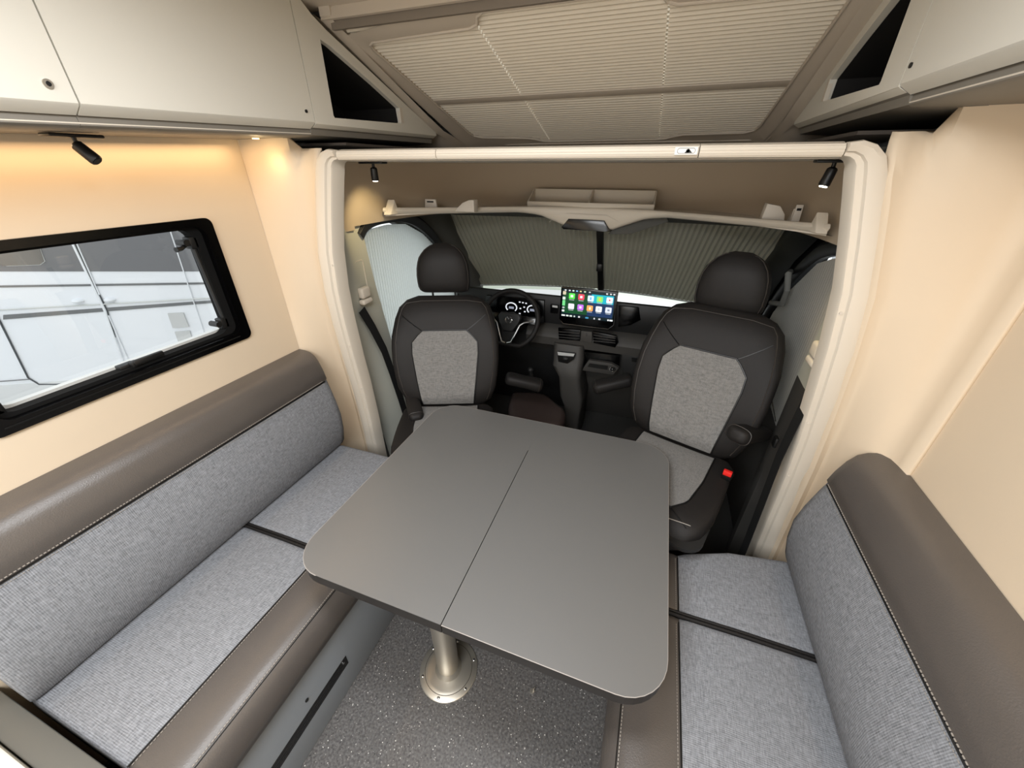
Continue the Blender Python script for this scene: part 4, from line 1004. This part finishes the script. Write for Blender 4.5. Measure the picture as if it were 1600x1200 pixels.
bm = newbm(); c = atY(957, 576, 2.185)-o0; add_tube(bm, [c, c+Vector((0, -.006, .0))], [.016, .016], 20); so = obj('power_socket', bm, M_BLACK, ds)
bm = newbm(); add_tube(bm, [c+Vector((.0155*math.cos(k*PI/10), -.007, .0155*math.sin(k*PI/10))) for k in range(20)], .0022, 6, closed=True); add_ball(bm, c+Vector((0, -.006, 0)), .005, u=8, v=6); obj('socket_ring', bm, M_CHROME, so)
quad('glovebox', ((972, 549), (1030, 556), (1030, 600), (972, 592)), M_DASH, 2.235, .05, bev=.003)
quad('glovebox_switch', ((987, 559), (1000, 561), (1000, 567), (987, 565)), M_BLACKG, 2.23, .02)
# light switch unit left of the screen
quad('switch_trim', ((860, 476), (872, 478), (871, 490), (860, 489)), M_BLACKG, 2.235, .02)
quad('switch_chrome', ((863, 477), (871, 478), (871, 481), (863, 480)), M_ALU, 2.231, .004)
# gear console
gc = ds; o2 = o0
bm = newbm(); rows = []
for (ul, ur, v, y, dep) in ((864, 912, 536, 2.205, .2), (863, 911, 560, 2.16, .25), (862, 908, 572, 2.13, .28), (872, 906, 590, 2.12, .3), (874, 910, 620, 2.13, .3), (880, 908, 634, 2.13, .3), (882, 905, 648, 2.16, .3)):
    a, b = atY(ul, v, y), atY(ur, v, y); w_ = b.x-a.x; r = min(w_, dep)*.18
    rows.append([Vector((p[0], p[1], a.z))-o2 for p in rrect(a.x, y, b.x, y+dep, r, 3)])
rows.append([Vector((p.x, p.y, .0-o2.z)) for p in rows[-1]])
add_loft(bm, rows); gcb = obj('gear_console', bm, M_DASHG, gc)
bm = newbm(); P = [atY(u, v, 2.15)-o2+Vector((0, -.012, 0)) for u, v in ((871, 550), (899, 553), (897, 560), (887, 567), (873, 564))]
add_prism(bm, P, (0, .03, 0), bev=.002); gp = obj('gear_gate', bm, M_BLACK, gcb)
bm = newbm(); P = [atY(u, v, 2.132)-o2 for u, v in ((871, 550), (898, 553), (896, 557), (872, 555))]; add_prism(bm, P, (0, .004, 0)); obj('chrome_strip', bm, M_ALU, gcb)
bm = newbm(); c = atY(884, 560, 2.13)-o2; add_ball(bm, c, .018, (1.2, 1, .7)); obj('selector_knob', bm, M_DASH, gcb)
# brown pouch on the floor behind the table
bc = thing('brown_box_cover', 'dark brown vinyl covered box on the cab floor between the seats', 'box', (-.62, 1.9, 0)); o2 = Vector(bc.location)
bm = newbm(); rows = []
TOPC = [(800, 612), (850, 612), (872, 632), (884, 640), (884, 655), (874, 668), (800, 660), (792, 640)]
P = [atZ(u, v, .42) for u, v in TOPC]
P2 = smooth_path(P+[P[0]], 2)[1:-1]; cc = sum(P2, Vector())/len(P2)
for z, k in ((0, .92), (.30, 1.0), (.40, 1.0), (.42, .95), (.428, .80), (.43, .4)): rows.append([Vector((cc.x+(p.x-cc.x)*k, cc.y+(p.y-cc.y)*k, z))-o2 for p in P2])
add_loft(bm, rows); obj('cover', bm, M_BROWN, bc, ang=60)
# pedals region: dark lever left
bm = newbm(); a = atY(829, 578, 2.15); add_tube(bm, [a, a+Vector((.01, .02, -.12))], [.012, .02], 10); add_ball(bm, a, .02)
obj('brake_lever', bm, M_DASH, label='stubby black lever beside the steering column above the cab floor', cat='lever')
# centre screen
sc_ = thing('touch_screen', 'wide touch screen with coloured app icons in the middle of the dashboard', 'screen', (XC-.02, 2.18, .95)); o2 = Vector(sc_.location)
YS = 2.175
C = [atY(u, v, YS) for u, v in ((877, 447), (966, 458), (963, 503), (953, 515), (882, 506), (873, 497))]
# make the tablet an exact rectangle with clipped lower corners
x0, x1 = C[0].x, C[1].x; z1 = (C[0].z+C[1].z)/2; z0 = (C[3].z+C[4].z)/2
out = [(x0+.004, z1), (x1-.004, z1), (x1, z1-.004), (x1, z0+.030), (x1-.028, z0), (x0+.026, z0), (x0, z0+.028), (x0, z1-.004)]
bm = newbm(); add_prism(bm, [Vector((x, YS, z))-o2 for x, z in out], (0, .022, 0), bev=.003); scb = obj('bezel', bm, M_BLACKG, sc_)
bm = newbm(); add_tube(bm, [Vector((x, YS-.0015, z))-o2 for x, z in ((x1-.002, z1-.02), (x1-.001, z0+.030), (x1-.029, z0+.001), (x0+.027, z0+.001), (x0+.010, z0+.018))], [.0012, .0013, .0022, .0026, .0012], 6); obj('chrome_edge', bm, M_CHROME, scb)
bx0, bx1, bz1, bz0 = x0+.010, x1-.010, z1-.009, z0+.048
W_, H_ = bx1-bx0, bz1-bz0
def scr_rect(name, u0, v0, u1, v1, m, d=.001, r=.0, parent=scb, ):
    xa, xb = bx0+u0*W_, bx0+u1*W_; za, zb2 = bz1-v1*H_, bz1-v0*H_
    pts = rrect(xa, za, xb, zb2, r, 4) if r else [(xa, za), (xb, za), (xb, zb2), (xa, zb2)]
    bm = newbm(); add_prism(bm, [Vector((x, YS-d, z))-o2 for x, z in pts], (0, .0008, 0)); return obj(name, bm, m, parent, smooth=False)
g = scr_rect('display', 0, 0, 1, 1, M_SCR, .0008)
scr_rect('wallpaper_green', .03, .12, .5, .86, glow('s_green', (6, 74, 40), .8), .0012); scr_rect('wallpaper_blue', .5, .10, .98, .88, glow('s_blue', (20, 52, 92), .8), .0012)
scr_rect('wallpaper_teal', .56, .10, .97, .40, glow('s_teal', (20, 170, 190), .9), .0014)
cols = [((.13, .13), (90, 215, 80)), ((.31, .13), (235, 70, 90)), ((.49, .15), (205, 225, 235)), ((.66, .15), (120, 215, 110)), ((.84, .15), (235, 225, 228)),
        ((.13, .50), (215, 215, 220)), ((.31, .50), (185, 105, 230)), ((.49, .50), (245, 160, 85)), ((.66, .50), (238, 240, 242)), ((.84, .50), (205, 210, 220))]
for i, ((u, v), c) in enumerate(cols):
    scr_rect('app_icon', u, v, u+.115, v+.20, glow('icon%d' % i, c, 1.0), .0022, .005)
    scr_rect('icon_caption', u+.01, v+.225, u+.105, v+.245, glow('cap', (190, 195, 195), .8) if 'cap' not in MATS else MATS['cap'], .0022)
mk = {0: ((.03, .03), (255, 255, 255)), 1: ((.03, .04), (240, 240, 240)), 6: ((.035, .03), (190, 80, 235))}
for (u, v, a, b, c) in ((.163, .19, .05, .08, (240, 255, 240)), (.345, .19, .045, .08, (255, 235, 240)), (.535, .20, .025, .10, (90, 160, 230)), (.70, .20, .035, .10, (240, 190, 60)), (.885, .22, .025, .05, (220, 50, 60)), (.345, .56, .045, .08, (240, 220, 255)), (.535, .56, .03, .09, (255, 235, 210)), (.695, .55, .045, .10, (200, 205, 212)), (.88, .57, .04, .06, (120, 130, 150))):
    scr_rect('icon_glyph', u, v, u+a, v+b, glow('gl', c, .9), .003, .002)
for (u, v, a, b, c) in ((.01, .08, .06, .12, (220, 205, 175)), (.01, .28, .055, .10, (225, 235, 225)), (.01, .40, .055, .20, (120, 225, 140)), (.015, .64, .045, .06, (190, 200, 195)), (.01, .75, .05, .07, (235, 240, 235))):
    scr_rect('side_icon', u, v, u+a, v+b, glow('sd', c, .8), .002, .0025)
for k, (u, c) in enumerate(((.04, (230, 230, 230)), (.12, (230, 230, 235)), (.19, (225, 240, 235)), (.26, (130, 190, 240)), (.33, (235, 215, 150)), (.41, (215, 240, 200)), (.50, (190, 195, 195)), (.82, (225, 225, 225)), (.89, (220, 220, 220)), (.95, (225, 225, 225)))):
    scr_rect('status_mark', u, .015, u+.035, .06, glow('stm', c, .8), .002, .0015)
for u, a, c in ((.01, .07, (235, 240, 235)), (.10, .05, (225, 235, 225)), (.17, .05, (225, 235, 225)), (.25, .03, (200, 210, 205)), (.34, .035, (230, 230, 230)), (.48, .06, (70, 150, 190)), (.64, .025, (225, 225, 225)), (.73, .04, (200, 200, 205)), (.90, .03, (235, 235, 235)), (.94, .06, (235, 240, 240))):
    scr_rect('menu_mark', u, .93, u+a, .985, glow('mm', c, .8), .002, .0015)
# instrument cluster
cl = ds; o3 = o0
bm = newbm(); P = [atY(u, v, 2.235)-o3 for u, v in ((760, 462), (850, 470), (850, 505), (758, 500))]; add_prism(bm, P, (0, .03, 0), bev=.003); cb = obj('instrument_cluster', bm, M_BLACKG, cl)
MG = glow('gauge_white', (225, 228, 235), .9)
for (u, v, r) in ((799, 480, .036), (832, 484, .034)):
    c = atY(u, v, 2.229)-o3; bm = newbm(); add_tube(bm, [c+Vector((r*math.cos(a*PI/12), 0, r*.8*math.sin(a*PI/12))) for a in range(-3, 16)], .0035, 5); obj('gauge_ring', bm, MG, cb)
    bm = newbm(); add_box(bm, c+Vector((-.016, -.001, -.010)), c+Vector((.016, .001, .004)), 0); obj('gauge_readout', bm, glow('gauge_grey', (150, 155, 170), .7), cb, smooth=False)
for (u, v) in ((812, 472), (817, 473), (822, 474), (813, 482), (820, 487), (812, 490), (819, 480)):
    c = atY(u, v, 2.229)-o3; bm = newbm(); add_box(bm, c-Vector((.005, .001, .0035)), c+Vector((.005, .001, .0035))); obj('warning_light', bm, MG, cb, smooth=False)
# steering wheel
sw = thing('steering_wheel', 'black three-spoke steering wheel with silver lower spokes', 'steering wheel', (0, 0, 0))
pc = atY(797, 499, 2.13); sw.location = pc; sw.rotation_euler = (math.radians(-24), 0, math.radians(-2))
R = .180; T = lambda x, z, y=0: Vector((x, y, z))
bm = newbm(); pts = [T(R*math.cos(k*PI/24), max(-.155, R*.97*math.sin(k*PI/24))) for k in range(48)]; add_tube(bm, pts, .0155, 10, closed=True); obj('rim', bm, M_SLEATH, sw, ang=60)
bm = newbm(); hubp = [(-.060, .040), (.060, .040), (.078, .015), (.062, -.02), (.032, -.075), (-.032, -.075), (-.062, -.02), (-.078, .015)]
add_prism(bm, [T(x, z, -.022) for x, z in hubp], (0, .04, 0), bev=.010, seg=3); hub = obj('hub', bm, M_DASH, sw)
for s in (-1, 1):
    bm = newbm(); add_prism(bm, [T(s*.06, .03, -.012), T(s*.165, .030, -.006), T(s*.165, -.012, -.006), T(s*.06, -.015, -.012)], (0, .014, 0), bev=.003); spk = obj('side_spoke', bm, M_BLACKG, sw)
    bm = newbm(); add_tube(bm, [T(s*.157, .006, -.012), T(s*.10, -.008, -.018), T(s*.075, -.03, -.020), T(s*.048, -.10, -.016), T(s*.032, -.138, -.010), T(s*.006, -.148, -.008)], [.004, .0065, .0045, .0045, .006, .0075], 8); obj('silver_spoke_trim', bm, M_CHROME, sw)
bm = newbm(); add_prism(bm, [T(-.045, -.07, -.006), T(.045, -.07, -.006), T(.024, -.15, -.004), T(-.024, -.15, -.004)], (0, .010, 0)); obj('lower_spoke', bm, M_BLACK, sw)
bm = newbm(); add_tube(bm, [T(.021*math.cos(k*PI/12), -.005+.021*math.sin(k*PI/12), -.024) for k in range(24)], .0014, 5, closed=True)
add_tube(bm, [T(-.010, .013, -.024), T(-.001, -.001, -.024), T(.001, -.001, -.024), T(.010, .013, -.024)], .0013, 5)
add_tube(bm, [T(-.018, .003, -.024), T(-.009, -.021, -.024), T(0, -.006, -.024), T(.009, -.021, -.024), T(.018, .003, -.024)], .0013, 5); obj('emblem', bm, M_CHROME, hub)
bm = newbm(); add_cyl(bm, T(0, 0, .015), T(0, -.02, .14), .05, .06, 20); obj('column', bm, M_BLACK, sw)
bm = newbm(); add_tube(bm, [T(.04, .01, .05), T(.13, .03, .045), T(.16, .035, .045)], .006, 6); add_tube(bm, [T(-.04, .01, .05), T(-.13, .03, .045), T(-.16, .035, .045)], .006, 6); obj('stalk', bm, M_BLACK, sw)
# ------------------------------------------------------------ neighbouring vehicle outside the left window
N0 = Vector((-3.1, 2.1, 0)); ND = Vector((.867, .498, 0)).normalized(); NN = Vector((ND.y, -ND.x, 0))
def nb(u, v, off=0): p = atP(u, v, N0, NN); return p + NN*off
nv = thing('white_motorhome', 'white motorhome with grey upper band and dark stripes seen through the left window', 'vehicle', (-3.6, 1.8, 0)); o4 = Vector(nv.location)
LH = (ND, )
def nbox(s0, s1, z0, z1, m, name, dep=.02, out=.0, parent=nv, bev=0, **k):
    P = [N0+ND*s0+Vector((0, 0, z0)), N0+ND*s1+Vector((0, 0, z0)), N0+ND*s1+Vector((0, 0, z1)), N0+ND*s0+Vector((0, 0, z1))]
    bm = newbm(); add_prism(bm, [p+NN*out-o4 for p in P], NN*-dep, bev=bev); return obj(name, bm, m, parent, **k)
body = nbox(-3.6, .75, .15, 2.6, M_WHITE, 'body_side', 1.8)
def npoly(uv, m, name, out=.004, dep=.004, parent=nv, **k):
    bm = newbm(); add_prism(bm, [nb(u, v, out)-o4 for u, v in uv], NN*-dep); return obj(name, bm, m, parent, smooth=False, **k)
npoly([(-60, 424), (345, 424), (345, 320), (-60, 335)], M_GREYP, 'grey_upper_band')
def nline(uv, r, m, name, parent=nv):
    bm = newbm(); add_tube(bm, [nb(u, v, .006)-o4 for u, v in uv], r, 6); return obj(name, bm, m, parent)
npoly([(0, 446), (325, 441), (325, 444), (0, 449)], M_DSTR, 'thin_stripe', .006); npoly([(6, 492), (334, 469), (334, 473), (6, 499)], M_DSTR, 'dark_stripe', .006)
nline([(-20, 485), (335, 465)], .006, M_ALU, 'moulding'); nline([(-20, 597), (50, 592)], .004, M_GREYP, 'panel_joint')
dj = mat('door_joint', (70, 74, 78), .5)
nline([(110, 370), (165, 485), (195, 570)], .010, M_WHITE, 'door_jamb'); nline([(113, 370), (168, 485), (194, 570)], .005, dj, 'door_joint')
nline([(-4, 492), (45, 590), (62, 600), (90, 600), (190, 590)], .006, dj, 'door_joint'); nline([(120, 376), (122, 371), (270, 355)], .005, M_WHITE, 'door_jamb')
nline([(120, 378), (200, 560)], .005, M_WHITE, 'door_jamb')
nline([(264, 352), (322, 528)], .0045, M_WHITE, 'corner_trim')
for uv in (((263, 489), (287, 488), (296, 510), (271, 512)), ((274, 518), (297, 516), (304, 537), (282, 540))):
    gfl = npoly(uv, mat('pale_grey_flap', (205, 206, 205), .5), 'service_flap', .012, .012)
    nline([(uv[0][0]+2, uv[0][1]+3), (uv[1][0]-1, uv[1][1]+3)], .003, M_GREYP, 'flap_grip', gfl)
P = [nb(u, v, .012)-o4 for u, v in ((-40, 388), (62, 384), (71, 408), (64, 413), (12, 415), (-40, 408))]
bm = newbm(); add_prism(bm, P, NN*-.012); wn = obj('window', bm, mat('dark_motorhome_window', (110, 105, 98), .25), nv, smooth=False)
nline([(-20, 387), (62, 383), (71, 408), (64, 413), (12, 415), (-20, 405)], .004, M_ALU, 'window_rim', wn)
for u, v in ((122, 470), (172, 468)): bm = newbm(); add_ball(bm, nb(u, v, .0)-o4, .035, (1.2, 1, .5), 12, 8); obj('grip', bm, M_WHITE, nv)
bm = newbm(); add_box(bm, (-9, -6, -.9), (-1.6, 9, -.85)); struct('floor_hall', bm, mat('pale_hall_floor', (190, 190, 188), .6), smooth=False)
